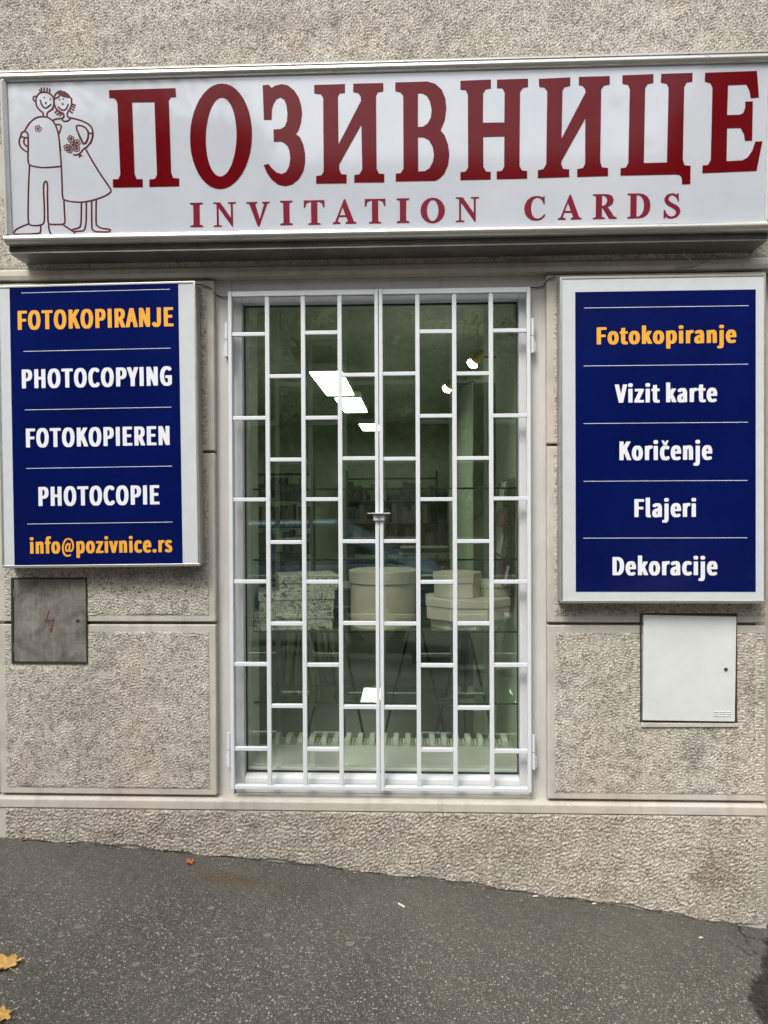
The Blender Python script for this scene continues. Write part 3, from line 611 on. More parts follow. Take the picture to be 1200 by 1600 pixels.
# bold condensed letters: advance, outlines
GLYPHS = {
'.': (145,[[(48,-4),(100,-5),(113,-1),(122,8),(126,22),(124,36),(119,44),(111,50),(101,53),(50,53),(38,49),(32,43),(28,38),(26,28),(26,20),(29,10),(33,4),(40,-1)]]),
'@': (382,[[(170,-56),(205,-56),(236,-51),(253,-45),(269,-38),(271,-34),(268,-26),(261,-14),(246,-13),(224,-22),(204,-27),(190,-29),(171,-27),(149,-22),(133,-14),(113,1),(98,19),(89,36),(83,57),(80,89),(84,115),(90,136),(104,164),(123,187),(143,203),(166,216),(192,224),(214,226),(225,225),(244,220),(263,211),(282,196),(294,181),(302,165),(307,146),(309,123),(307,103),(301,82),(290,65),(277,54),(266,49),(262,50),(257,54),(252,63),(252,78),(269,162),(268,167),(265,168),(235,168),(228,167),(215,171),(192,171),(176,169),(161,163),(148,155),(136,141),(128,129),(122,115),(117,98),(115,80),(118,60),(123,46),(131,36),(145,27),(157,24),(189,24),(201,28),(216,36),(232,25),(248,21),(284,22),(299,27),(307,32),(315,37),(329,52),(336,63),(344,80),(350,103),(351,115),(351,133),(349,153),(342,176),(336,190),(331,199),(316,218),(297,233),(269,245),(251,250),(241,251),(197,252),(173,250),(140,241),(113,227),(85,205),(67,183),(52,155),(49,148),(40,117),(36,79),(41,46),(48,23),(58,3),(62,-4),(78,-21),(100,-37),(125,-48),(149,-54)],[(177,53),(168,59),(163,68),(161,75),(161,90),(164,104),(172,120),(181,131),(192,139),(202,142),(210,138),(216,129),(207,76),(204,70),(191,59),(182,53)]]),
'A': (262,[[(6,0),(79,0),(85,1),(89,7),(110,72),(112,75),(115,75),(152,75),(156,74),(178,7),(182,1),(187,0),(259,0),(266,2),(267,7),(266,12),(188,231),(177,258),(171,260),(97,260),(92,259),(89,256),(2,10),(2,3)],[(125,112),(124,114),(125,118),(132,138),(134,139),(143,113),(140,111)]]),
'C': (273,[[(133,-4),(190,-5),(217,0),(242,12),(258,24),(266,34),(266,41),(260,47),(248,60),(242,62),(200,62),(196,60),(184,49),(170,40),(163,38),(156,39),(140,48),(130,58),(120,74),(112,92),(108,121),(108,140),(110,157),(113,171),(120,185),(130,200),(139,209),(154,219),(163,221),(175,216),(190,204),(194,202),(237,202),(244,205),(259,223),(260,228),(259,232),(247,243),(227,255),(207,261),(193,264),(136,264),(116,261),(93,254),(71,242),(55,228),(40,209),(29,186),(22,157),(20,126),(22,101),(26,84),(29,72),(39,51),(54,30),(73,15),(90,5),(99,2),(116,-3)]]),
'D': (290,[[(40,0),(153,0),(178,2),(204,8),(224,18),(246,36),(259,54),(269,78),(275,108),(276,124),(275,153),(268,186),(258,207),(245,225),(228,239),(204,251),(178,257),(167,259),(151,260),(44,260),(37,257),(35,249),(35,9),(37,2)],[(124,39),(122,43),(122,216),(123,220),(125,221),(139,217),(155,209),(165,201),(171,194),(178,184),(184,169),(188,146),(189,130),(187,106),(184,92),(177,76),(168,62),(156,51),(147,46),(137,42)]]),
'E': (255,[[(40,0),(234,0),(242,2),(243,8),(243,30),(242,35),(239,37),(126,38),(123,39),(122,42),(122,113),(124,117),(214,117),(219,119),(220,127),(220,148),(219,153),(215,155),(124,156),(122,160),(123,220),(127,221),(235,222),(238,224),(239,229),(239,251),(237,258),(230,260),(45,260),(37,257),(35,249),(35,9),(37,2)]]),
'F': (242,[[(40,0),(114,0),(121,2),(122,9),(122,107),(124,111),(213,111),(220,114),(221,119),(221,141),(220,146),(218,148),(213,149),(126,149),(123,150),(122,219),(126,221),(235,222),(238,224),(239,229),(239,251),(237,258),(230,260),(45,260),(37,257),(35,249),(35,9),(37,2)]]),
'G': (291,[[(137,-4),(195,-5),(221,-1),(249,10),(266,21),(271,27),(272,33),(272,130),(271,136),(269,138),(263,139),(141,139),(134,137),(132,131),(132,111),(135,104),(141,102),(184,102),(187,101),(187,47),(182,42),(171,38),(165,38),(154,41),(140,49),(131,58),(119,76),(113,89),(110,103),(108,121),(108,139),(109,152),(113,169),(122,189),(130,199),(142,210),(156,218),(168,222),(182,216),(202,202),(244,202),(250,204),(266,222),(267,231),(261,238),(238,253),(220,260),(199,264),(140,264),(120,262),(96,255),(74,243),(55,227),(40,208),(29,185),(22,157),(20,132),(21,112),(22,101),(29,73),(40,50),(55,30),(76,14),(94,4),(111,-1),(119,-3)]]),
'H': (305,[[(40,0),(114,0),(121,2),(122,9),(122,114),(124,117),(127,117),(186,117),(189,116),(189,9),(192,1),(198,0),(268,0),(275,2),(276,10),(276,249),(274,258),(268,260),(198,260),(191,257),(189,250),(189,159),(188,156),(184,155),(126,155),(123,157),(122,250),(120,258),(114,260),(44,260),(37,257),(35,249),(35,9),(37,2)]]),
'I': (150,[[(40,0),(114,0),(119,1),(121,3),(122,10),(122,250),(121,257),(117,259),(44,260),(39,259),(37,256),(35,249),(35,9),(37,2)]]),
'J': (236,[[(80,-4),(135,-5),(148,-4),(165,1),(181,10),(192,21),(200,34),(206,50),(209,69),(209,251),(208,257),(205,259),(200,260),(130,260),(125,259),(123,257),(122,250),(122,69),(118,53),(112,43),(108,41),(105,41),(97,48),(88,60),(80,62),(39,62),(13,44),(12,40),(14,35),(24,21),(34,12),(51,2),(66,-3)]]),
'K': (276,[[(40,0),(114,0),(121,2),(122,9),(123,81),(135,94),(193,1),(199,0),(273,0),(280,2),(280,9),(277,15),(190,159),(265,247),(268,252),(266,258),(258,260),(186,260),(180,258),(124,196),(122,200),(122,251),(120,258),(114,260),(44,260),(37,257),(35,249),(35,9),(37,2)]]),
'N': (303,[[(40,0),(112,0),(119,2),(120,9),(120,104),(122,109),(188,2),(195,0),(265,0),(273,2),(274,10),(274,249),(272,258),(266,260),(198,260),(191,257),(189,250),(189,155),(188,150),(121,258),(115,260),(44,260),(37,257),(35,249),(35,9),(37,2)]]),
'O': (310,[[(131,-4),(181,-5),(193,-4),(204,-3),(229,5),(246,15),(264,32),(277,51),(287,73),(294,102),(296,135),(294,160),(288,185),(281,202),(277,210),(264,228),(247,244),(229,254),(205,261),(184,264),(132,264),(112,261),(88,254),(70,244),(52,228),(39,210),(28,185),(22,159),(20,126),(22,102),(26,84),(29,72),(38,52),(53,31),(65,20),(77,12),(89,5),(112,-2)],[(157,39),(150,41),(136,52),(127,61),(119,75),(112,92),(109,107),(108,140),(112,169),(121,190),(128,199),(137,210),(151,218),(159,221),(166,218),(180,209),(189,199),(198,185),(204,169),(207,153),(208,120),(203,91),(197,75),(189,61),(177,48),(165,40)]]),
'P': (271,[[(40,0),(114,0),(120,1),(122,9),(123,98),(126,99),(174,99),(199,103),(218,110),(225,114),(232,119),(245,131),(253,143),(259,163),(260,178),(259,198),(252,220),(244,231),(232,242),(219,249),(203,254),(180,259),(165,260),(44,260),(37,257),(35,249),(35,9),(37,2)],[(124,137),(122,141),(122,219),(124,222),(126,222),(149,218),(160,212),(167,206),(171,199),(174,181),(171,162),(161,148),(151,142),(142,139),(130,136)]]),
'R': (272,[[(40,0),(114,0),(121,2),(122,9),(122,88),(124,92),(180,1),(186,0),(260,0),(267,2),(268,6),(267,11),(207,110),(234,124),(244,134),(252,144),(256,153),(260,170),(261,182),(260,198),(255,217),(245,233),(235,242),(220,250),(204,255),(174,259),(44,260),(37,257),(35,249),(35,9),(37,2)],[(124,142),(122,146),(123,221),(125,222),(131,222),(152,218),(163,212),(168,206),(172,200),(174,190),(174,177),(172,169),(166,158),(153,148),(141,144),(130,142)]]),
'T': (259,[[(95,0),(168,0),(175,2),(176,10),(177,219),(180,221),(246,221),(252,223),(254,228),(254,232),(254,251),(252,258),(245,260),(20,260),(12,257),(11,251),(11,229),(12,224),(14,222),(19,221),(86,221),(89,220),(90,9),(91,2)]]),
'V': (250,[[(88,0),(166,0),(171,1),(174,3),(254,244),(257,252),(254,258),(248,260),(178,260),(171,257),(131,130),(129,127),(127,130),(87,257),(83,259),(78,260),(8,260),(2,257),(0,253),(1,249),(77,22),(84,3)]]),
'Y': (235,[[(82,0),(156,0),(162,2),(164,9),(165,100),(240,248),(241,253),(239,258),(234,260),(165,260),(157,258),(154,255),(122,188),(116,196),(91,249),(86,258),(80,260),(8,260),(1,257),(0,252),(1,248),(77,100),(77,8),(79,2)]]),
'a': (246,[[(75,-4),(131,-5),(153,0),(217,0),(223,3),(224,10),(224,133),(220,153),(214,168),(205,180),(198,187),(189,192),(170,198),(159,200),(99,200),(78,196),(63,191),(39,180),(30,173),(30,166),(40,148),(45,144),(90,143),(110,154),(122,158),(126,156),(131,150),(137,138),(138,129),(136,127),(88,118),(67,111),(52,104),(37,94),(27,80),(22,65),(20,51),(24,33),(29,20),(39,9),(48,3),(60,-2)],[(113,38),(110,41),(107,48),(106,55),(108,64),(114,73),(119,77),(132,84),(137,85),(138,82),(138,53),(121,40),(116,38)]]),
'c': (227,[[(108,-4),(162,-5),(181,-2),(206,8),(217,15),(223,20),(224,24),(222,30),(209,48),(205,50),(162,50),(156,48),(140,38),(134,39),(121,50),(115,58),(109,70),(106,84),(105,97),(106,110),(109,123),(115,136),(121,144),(130,152),(138,156),(156,146),(197,146),(203,148),(213,161),(220,170),(219,176),(208,185),(194,193),(183,196),(166,200),(110,200),(99,199),(87,196),(63,186),(51,176),(36,160),(27,143),(20,120),(18,93),(20,74),(23,62),(33,38),(45,22),(60,10),(78,1),(93,-3)]]),
'e': (243,[[(110,-4),(165,-5),(176,-4),(205,4),(220,12),(226,17),(226,23),(221,34),(215,43),(210,45),(167,46),(144,35),(136,37),(125,44),(115,55),(108,68),(105,80),(105,83),(108,84),(225,84),(232,86),(235,98),(235,115),(234,127),(228,150),(223,161),(214,174),(203,185),(188,193),(170,198),(157,200),(105,200),(87,196),(74,192),(64,187),(47,174),(35,159),(26,142),(20,119),(18,94),(19,81),(23,63),(28,48),(34,38),(48,20),(65,8),(77,2),(90,-2)],[(106,118),(105,121),(109,132),(116,145),(127,155),(131,157),(134,157),(140,152),(147,142),(152,126),(151,119),(147,117)]]),
'f': (162,[[(42,0),(116,0),(123,2),(124,9),(124,156),(128,158),(160,159),(163,161),(164,168),(164,187),(162,194),(157,195),(128,196),(125,197),(124,228),(126,236),(132,244),(166,244),(172,247),(179,271),(178,277),(175,280),(149,285),(97,285),(86,284),(74,281),(63,276),(51,265),(46,258),(42,247),(37,221),(37,196),(35,195),(17,193),(13,191),(11,185),(11,168),(13,161),(18,158),(35,158),(37,156),(37,9),(39,2)]]),
'i': (144,[[(37,0),(111,0),(116,1),(118,3),(119,10),(119,186),(118,192),(116,194),(111,195),(41,195),(36,194),(33,192),(32,185),(32,9),(34,2)],[(51,222),(97,221),(106,223),(114,226),(120,233),(124,245),(124,251),(120,263),(112,270),(100,274),(52,274),(39,270),(34,266),(29,258),(27,249),(29,240),(32,232),(38,226)]]),
'j': (144,[[(8,-82),(63,-83),(75,-81),(88,-77),(97,-72),(106,-64),(112,-54),(117,-37),(119,-20),(119,186),(117,192),(114,194),(41,195),(36,194),(34,191),(33,186),(33,-15),(32,-29),(29,-38),(24,-43),(-3,-43),(-8,-45),(-10,-49),(-16,-71),(-15,-75),(-13,-77),(-4,-80)],[(50,222),(98,221),(112,226),(120,232),(124,244),(124,253),(120,263),(111,270),(97,274),(53,274),(38,270),(32,264),(29,259),(27,252),(27,243),(31,233),(36,227),(40,225)]]),
'k': (242,[[(37,0),(110,0),(116,1),(118,8),(118,50),(120,53),(123,55),(126,52),(156,5),(160,1),(165,0),(238,0),(243,1),(244,4),(244,10),(241,15),(176,114),(182,123),(234,183),(236,187),(236,193),(229,195),(153,195),(147,192),(124,164),(121,161),(119,161),(118,272),(116,278),(113,280),(40,281),(35,279),(33,274),(32,9),(34,2)]]),
'l': (147,[[(65,-4),(122,-5),(136,-2),(138,3),(133,30),(130,33),(121,34),(119,37),(119,272),(117,279),(113,281),(40,281),(35,279),(32,274),(32,34),(36,17),(41,8),(52,-1)]]),
'n': (263,[[(37,0),(111,0),(117,2),(119,9),(119,136),(131,147),(143,154),(146,152),(150,145),(153,132),(154,118),(154,9),(156,2),(160,0),(165,0),(232,0),(238,2),(240,10),(240,126),(239,141),(236,156),(231,168),(226,178),(217,188),(200,196),(187,199),(174,200),(134,200),(106,195),(40,195),(34,193),(32,185),(32,9),(34,2)]]),
'o': (261,[[(107,-4),(158,-5),(175,-3),(192,3),(209,12),(223,23),(234,37),(241,51),(248,75),(250,95),(248,120),(242,141),(234,158),(223,171),(208,184),(191,193),(172,198),(159,200),(107,200),(96,199),(86,196),(66,188),(49,176),(34,158),(26,142),(20,120),(18,94),(20,75),(23,63),(33,39),(45,23),(61,10),(79,1),(93,-3)],[(131,39),(121,48),(113,61),(107,78),(105,97),(108,121),(113,134),(124,150),(134,156),(146,147),(156,133),(162,113),(163,92),(160,71),(154,58),(148,49),(140,42),(135,39)]]),
'p': (266,[[(37,-78),(111,-78),(116,-77),(119,-70),(120,-5),(172,-4),(182,-3),(200,3),(214,10),(225,20),(238,36),(247,54),(253,78),(254,93),(253,123),(249,142),(240,162),(229,178),(216,188),(207,193),(192,198),(173,200),(128,200),(104,195),(41,195),(34,193),(32,185),(32,-69),(34,-76)],[(136,39),(123,46),(119,50),(119,138),(120,141),(126,146),(135,152),(144,156),(150,153),(155,147),(162,135),(166,117),(167,98),(164,74),(159,61),(147,45),(140,39)]]),
'r': (184,[[(37,0),(111,0),(117,2),(119,9),(120,123),(132,144),(146,156),(150,157),(179,157),(184,160),(191,188),(191,192),(189,195),(182,198),(168,200),(125,200),(101,196),(41,195),(34,193),(32,185),(32,9),(34,2)]]),
's': (212,[[(78,-4),(135,-5),(161,-1),(176,5),(185,11),(194,19),(199,28),(206,47),(206,63),(201,80),(194,90),(175,104),(117,128),(111,133),(107,141),(107,148),(109,152),(113,157),(116,159),(137,148),(177,148),(183,149),(198,166),(200,172),(198,179),(186,186),(164,196),(145,200),(87,200),(77,199),(62,195),(48,189),(37,180),(27,167),(22,149),(22,137),(26,121),(33,110),(41,102),(52,95),(96,78),(108,71),(117,64),(120,59),(121,53),(120,46),(115,39),(109,35),(105,36),(97,40),(76,52),(34,52),(27,50),(13,32),(12,27),(12,22),(27,12),(54,0)]]),
't': (180,[[(91,-4),(148,-5),(169,-1),(179,3),(181,5),(182,10),(175,34),(169,36),(133,37),(126,44),(124,56),(124,157),(128,159),(169,159),(174,160),(177,167),(177,188),(175,193),(171,195),(128,195),(125,196),(124,238),(123,244),(121,245),(116,247),(50,246),(45,244),(43,239),(40,196),(31,194),(17,194),(11,192),(9,185),(9,166),(11,161),(14,159),(36,158),(38,156),(38,51),(41,35),(46,22),(51,14),(61,5),(74,-1)]]),
'v': (231,[[(78,0),(158,0),(165,2),(233,185),(233,190),(232,194),(226,195),(158,195),(150,193),(122,116),(120,113),(117,116),(90,194),(84,195),(13,195),(6,193),(5,188),(6,182),(71,10),(75,2)]]),
'z': (215,[[(17,0),(203,0),(210,2),(212,8),(212,28),(210,33),(208,35),(203,36),(117,36),(114,37),(207,168),(209,175),(209,186),(206,194),(199,195),(32,195),(25,193),(23,187),(23,166),(24,161),(26,159),(31,158),(102,158),(105,157),(14,28),(12,21),(12,8),(14,2)]]),
'č': (227,[[(108,-4),(162,-5),(181,-2),(206,8),(217,15),(223,20),(224,24),(222,30),(209,48),(205,50),(162,50),(156,48),(140,38),(134,39),(121,50),(115,58),(109,70),(106,84),(105,97),(106,110),(109,123),(115,136),(121,144),(130,152),(138,156),(156,146),(197,146),(203,148),(213,161),(220,170),(219,176),(208,185),(194,193),(183,196),(166,200),(110,200),(99,199),(87,196),(63,186),(51,176),(36,160),(27,143),(20,120),(18,93),(20,74),(23,62),(33,38),(45,22),(60,10),(78,1),(93,-3)],[(52.0,270),(95.0,207),(159.0,207),(202.0,270),(155.0,270),(127.0,236),(99.0,270)]]),
}

# ------------------------------------------------------------------ the big signboard
TILT = .055
def make_sign():
    t = thing('signboard', (-.12, -.15, 2.62), 'long white illuminated signboard with dark red Cyrillic lettering above the window', 'signboard', rot=(TILT, 0, 0))
    og = (-.12, 0, 0); X0, X1 = -1.608, 1.374
    def wl(Y, Z): dy, dz = Y+.15, Z-2.62; return (dy*math.cos(TILT)+dz*math.sin(TILT), -dy*math.sin(TILT)+dz*math.cos(TILT))
    c = MB(og); c.prism([(.0125, -.082), (.006, -.086), (.0125, -.091), (.006, -.095), (.0125, -.100), (.010, -.107), wl(-.001, 2.512), wl(-.001, 3.200), (.0125, .572)], X0+.004, X1-.004, 'x')
    c.build('case', 'underside_metal', t)
    MB(og).box(X0+.02, X1-.02, 0, .010, -.045, .555).build('panel', 'acrylic_panel', t)
    def rail(a, b, out, pr, name):
        m = MB(og); m.prism(pr, a, b, out); m.build(name, 'aluminium', t, smooth=True)
    rail(X0, X1, 'x', [(.012, -.0405), (-.009, -.0405), (-.018, -.046), (-.0225, -.054), (-.0225, -.062), (-.018, -.070), (-.009, -.0745), (-.0085, -.078), (.012, -.0815)], 'bottom_rail')
    rail(X0, X1, 'x', [(.012, .5475), (-.008, .5475), (-.016, .553), (-.020, .560), (-.019, .568), (-.013, .5755), (-.012, .5775), (-.0155, .5785), (-.0155, .583), (-.009, .590), (.012, .590)], 'top_rail')
    pr = [(.0, .012), (.0, -.008), (.006, -.016), (.012, -.0185), (.018, -.0155), (.0255, -.006), (.0255, .012)]
    m = MB(og); m.prism([(X0+p, q) for p, q in pr], -.0404, .5474, 'z'); m.build('end_rail', 'aluminium', t, smooth=True)
    m = MB(og); m.prism([(X1-p, q) for p, q in pr], -.0404, .5474, 'z'); m.build('end_rail', 'aluminium', t, smooth=True)
    for k, xx in enumerate((-1.33, -.45, -.02, .62, 1.05)):
        MB(og).tube([(xx, -.0175, .5795), (xx, -.0145, .5795)], .003, 8).build('rivet', 'steel', t)
    h = .0005
    for polys in BIG:
        outlines('letter', [[(x*h+.12, z*h) for x, z in p] for p in polys], 'red_vinyl', t, .0012, -.0008)
    for (g, xa, za, xb, zb) in SM:
        q = []
        for p in SERIF[g]:
            xs = [v[0] for v in p]; q.append(p)
        wmax = max(v[0] for v in SERIF[g][0]); wmin = min(v[0] for v in SERIF[g][0])
        zb = za+.0935/h
        outlines('small_letter', [[((xa+(x-wmin)/(wmax-wmin)*(xb-xa))*h+.12, (za+z*(zb-za))*h) for x, z in p] for p in SERIF[g]], 'claret_vinyl', t, .0010, -.0007)
    d = MB(og)
    def smooth_line(p):
        if len(p) < 4: return p
        for _ in range(2):
            q = [p[0]]
            for a_, b_ in zip(p, p[1:]): q += [(a_[0]*.75+b_[0]*.25, a_[1]*.75+b_[1]*.25), (a_[0]*.25+b_[0]*.75, a_[1]*.25+b_[1]*.75)]
            q.append(p[-1]); p = q
        return p
    for p in DRAW:
        p = smooth_line(p); d.tube([(x*h, -.0004, z*h) for x, z in p], .0035, 6, flat=.3)
    for i, (fx, fz) in enumerate(FLOWERS):
        for k in range(5):
            a_ = 2*math.pi*k/5+i*.5; cx, cz = fx*h+.0080*math.cos(a_), fz*h+.0080*math.sin(a_)
            d.tube([(cx+.0052*math.cos(b_*math.pi/4), -.0004, cz+.0052*math.sin(b_*math.pi/4)) for b_ in range(9)], .0024 if i else .0018, 5, flat=.3)
        d.tube([(fx*h, -.0001, fz*h), (fx*h, -.0011, fz*h)], .0052 if i else .003, 8)
    for i, (x, z) in enumerate(DOTS):
        r = .0042 if i in (2, 5) else .0030
        d.tube([(x*h, -.0001, z*h), (x*h, -.0012, z*h)], r, 10)
    hp = [(x*h, z*h) for x, z in HAIR]; d.prism(hp, -.0011, -.0001, 'y')
    d.build('couple_drawing', 'dark_red_print', t)
    return t
make_sign()
cb = MB().tube([(1.085, -.030, 2.53), (1.092, -.036, 2.50), (1.118, -.040, 2.468), (1.150, -.036, 2.457), (1.185, -.030, 2.468), (1.215, -.028, 2.50), (1.225, -.025, 2.54)], .0035, 8)
cb.tube([(1.150, -.036, 2.457), (1.12, -.020, 2.449), (1.06, -.015, 2.447)], .0025, 6)
own('cable', cb, 'cable_grey', 'thin grey cable hanging in a loop under the right end of the signboard', 'cable', smooth=True)

own('wire', MB().tube([(-.905, -.02, 2.418), (-.86, -.012, 2.413), (-.828, -.008, 2.402), (-.812, .026, 2.382), (-.79, .030, 2.374), (-.762, .018, 2.371)], .0022, 6), 'rubber',
    'thin black wire from the left blue sign over the recess edge to the grille corner', 'wire', smooth=True)
own('wire', MB().tube([(.478, .016, 2.392), (.515, .030, 2.393), (.540, .026, 2.398), (.556, -.006, 2.415), (.585, -.012, 2.425)], .0022, 6), 'rubber',
    'thin black wire from the grille corner over the recess edge to the right blue sign', 'wire', smooth=True)

# ------------------------------------------------------------------ the two blue light boxes
def light_box(loc, w_, h, label, field, lines, texts, rz=0, border=.004):
    t = thing('light_box', loc, label, 'sign', rot=(0, rz, 0)); x, y, z = loc; og = loc
    D = .078; un = lambda q, zz: q+rz*-1*(zz-z)
    MB(og).box(x-w_/2, x+w_/2, y+.006, y+D, z, z+h).build('case', 'case_metal', t, bevel=.003)
    MB(og).box(x-w_/2+border, x+w_/2-border, y, y+.0058, z+border, z+h-border).build('face', 'lightbox_white', t, bevel=.001)
    e = .0022
    f = MB(og)
    for (a0, a1, b0, b1) in ((x-w_/2-e, x+w_/2+e, z-e, z+.009), (x-w_/2-e, x+w_/2+e, z+h-.006, z+h+e), (x-w_/2-e, x-w_/2+.006, z+.009, z+h-.006), (x+w_/2-.006, x+w_/2+e, z+.009, z+h-.006)):
        f.box(a0, a1, y-.003, y+.012, b0, b1)
    f.build('edge_profile', 'aluminium', t, bevel=.0012)
    for sx in (-1, 1):
        for zz in (z+.12, z+h*.5, z+h-.12):
            MB(og).tube([(x+sx*(w_/2+.0001), y+.045, zz), (x+sx*(w_/2+.002), y+.045, zz)], .004, 10).build('screw', 'steel', t)
    a0, a1, b0, b1 = field
    MB(og).box(a0, a1, y-.0008, y-.0001, b0, b1).build('blue_field', 'blue_vinyl', t)
    for (p0, p1, zz) in lines:
        p0, p1 = un(p0, zz), un(p1, zz); m = MB(og).box(p0, p1, y-.0016, y-.0009, zz-.0009, zz+.0009); m.build('divider_line', 'white_vinyl', t)
    for s_, m, (q0, q1, r0, r1), off in texts:
        words('lettering', s_, m, t, (un(q0, r0)-x, un(q1, r0)-x, r0-z, r1-z), -.0016)
    return t
W_, O_ = 'white_vinyl', 'orange_vinyl'
make_l = light_box((-1.267, -.0785, 1.257), .812, 1.146, 'left blue light box sign reading FOTOKOPIRANJE, PHOTOCOPYING and a mail address', (-1.624, -.929, 1.2665, 2.3985),
    [(-1.586, -.974, 2.375), (-1.579, -.972, 2.1375), (-1.575, -.971, 1.8995), (-1.572, -.970, 1.661), (-1.569, -.969, 1.4345)],
    [('FOTOKOPIRANJE', O_, (-1.601, -.960, 2.2255, 2.3035), .03), ('PHOTOCOPYING', W_, (-1.586, -.968, 1.987, 2.065), .03),
     ('FOTOKOPIEREN', W_, (-1.571, -.979, 1.7465, 1.8245), .03), ('PHOTOCOPIE', W_, (-1.521, -1.022, 1.507, 1.586), .03),
     ('info@pozivnice.rs', O_, (-1.558, -.971, 1.313, 1.383), .03)], rz=-.010)
make_r = light_box((.988, -.0785, 1.112), .796, 1.288, 'right blue light box sign with a white border reading Fotokopiranje, Vizit karte, Dekoracije', (.648, 1.3495, 1.155, 2.342),
    [(.683, 1.3215, 2.2785), (.681, 1.3205, 2.0495), (.679, 1.3195, 1.822), (.679, 1.318, 1.5935), (.678, 1.3165, 1.368)],
    [('Fotokopiranje', O_, (.732, 1.274, 2.134, 2.2065), .03), ('Vizit karte', W_, (.802, 1.200, 1.903, 1.981), .03),
     ('Koričenje', W_, (.820, 1.181, 1.676, 1.754), .03), ('Flajeri', W_, (.878, 1.118, 1.451, 1.5275), .03), ('Dekoracije', W_, (.792, 1.201, 1.221, 1.299), .03)])

# ------------------------------------------------------------------ boxes let into the wall
def box_left():
    t = thing('electric_box', (-1.518, -.004, .850), 'weathered dark grey steel electric cabinet door with a red bolt mark, under the left sign', 'electric box'); og = t.location
    f = MB(og)
    for q in ((-1.680, -1.357, .846, .853), (-1.680, -1.357, 1.199, 1.205), (-1.680, -1.669, .853, 1.199), (-1.3605, -1.357, .853, 1.199)): f.box(q[0], q[1], -.008, .01, q[2], q[3])
    f.build('frame', 'rubber', t, bevel=.001)  # black strips stand in for the shadowed gap round the door, widest at left
    d = MB(og); d.prism([(-1.668, .8545), (-1.3615, .8535), (-1.3615, 1.1975), (-1.6665, 1.1985)], -.0065, -.003, 'y'); do = d.build('door', 'weathered_steel', t, bevel=.0012)
    s_ = MB(og)
    for a_, b_ in (((-1.519, 1.066), (-1.531, 1.020)), ((-1.531, 1.020), (-1.498, 1.031)), ((-1.498, 1.031), (-1.510, .985)), ((-1.518, .993), (-1.5095, .976)), ((-1.503, .995), (-1.5095, .976))):
        s_.tube([(a_[0], -.0068, a_[1]), (b_[0], -.0068, b_[1])], .0026, 5, flat=.4)
    s_.build('bolt_mark', 'red_paint', do)
    k = MB(og).tube([(-1.3965, -.0064, 1.025), (-1.3965, -.0085, 1.025)], .0068, 14); k.build('lock', 'rubber', do)
    for zz in (.91, 1.14): MB(og).tube([(-1.6675, -.0068, zz-.018), (-1.6675, -.0068, zz+.018)], .0022, 8).build('hinge', 'weathered_steel', t)
mat('dark_frame', (.05, .04, .033), .7, var=.4, scale=40)
def box_right():
    t = thing('meter_box', (1.115, -.006, .618), 'white painted meter box door in a dark frame, under the right sign', 'meter box'); og = t.location
    f = MB(og)
    for q in ((.922, 1.311, .6165, .6225), (.922, 1.311, 1.052, 1.059), (.922, .9285, .6225, 1.052), (1.3025, 1.309, .6225, 1.052)): f.box(q[0], q[1], -.008, .012, q[2], q[3])
    f.build('frame', 'dark_frame', t, bevel=.001)
    d = MB(og); d.prism([(.930, .627), (1.2955, .6245), (1.302, 1.0475), (.9335, 1.0535)], -.0175, -.004, 'y'); do = d.build('door', 'meter_box_white', t, bevel=.002, seg=3)
    k = MB(og).tube([(1.2585, -.0174, .8365), (1.2585, -.021, .8365)], .0075, 16); lo_ = k.build('lock', 'steel', do)
    MB(og).tube([(1.2605, -.0209, .8365), (1.2605, -.0222, .8365)], .0042, 12).build('keyhole', 'rubber', t)
    for i in range(3):
        l = MB(og)
        for j in range(3): l.box(1.212+j*.024, 1.231+j*.024, -.0200, -.0172, .6465+i*.0085, .6485+i*.0085)
        l.build('louvre', 'meter_box_white', do)
    c = MB(og).prism([(.925, .597), (1.315, .600), (1.313, .616), (.924, .616)], -.012, .002, 'y'); c.build('mortar_bed', 'smooth_render', t, bevel=.003)
box_left(); box_right()

# ------------------------------------------------------------------ things lying on the pavement
def maple(name, x, y, size, rz, m, label, curl=.25, seed=1, tilt=0):
    rg = random.Random(seed); r_ = []
    lobes = [(90, 1.0), (45, .86), (135, .84), (-5, .66), (185, .64), (-48, .42), (228, .40)]
    pts = []
    seq = sorted(lobes, key=lambda q: q[0])
    for i, (a_, r0) in enumerate(seq):
        for da, k in ((-15, .74), (-8, .90), (-4, .84), (0, 1.0), (5, .84), (9, .88), (15, .72)): pts.append((a_+da, r0*k*rg.uniform(.94, 1.05)))
        nx = seq[(i+1) % len(seq)]; aa = (a_+nx[0]+(360 if nx[0] < a_ else 0))/2
        pts.append((aa, .58*min(r0, nx[1])*1.15 if i < len(seq)-1 else .10))
    t = thing(name, (x, y, G(x, y)+.004), label, 'fallen leaf', rot=(tilt, 0, rz)); b = MB()
    n = len(pts); rings = (0, .35, .7, 1.0); V = [(0, 0, 0)]
    for q in rings[1:]:
        for a_, r0 in pts:
            px, py = size*r0*q*math.cos(R(a_)), size*r0*q*math.sin(R(a_))
            V.append((px, py, size*(curl*q*q*(.5+.5*math.sin(R(a_)*3+seed)))+size*.02*rg.random()))
    b.v = V
    for j in range(n): b.f.append((0, 1+j, 1+(j+1) % n))
    for k in range(2):
        for j in range(n): b.f.append((1+k*n+j, 1+(k+1)*n+j, 1+(k+1)*n+(j+1) % n, 1+k*n+(j+1) % n))
    o = b.build('blade', m, t); so_ = o.modifiers.new('thickness', 'SOLIDIFY'); so_.thickness = .0006
    MB().tube([(0, 0, .001), (0, -size*.45, .004), (size*.08, -size*.85, .002)], [.0012, .001, .0008], 6).build('stalk', m, t)
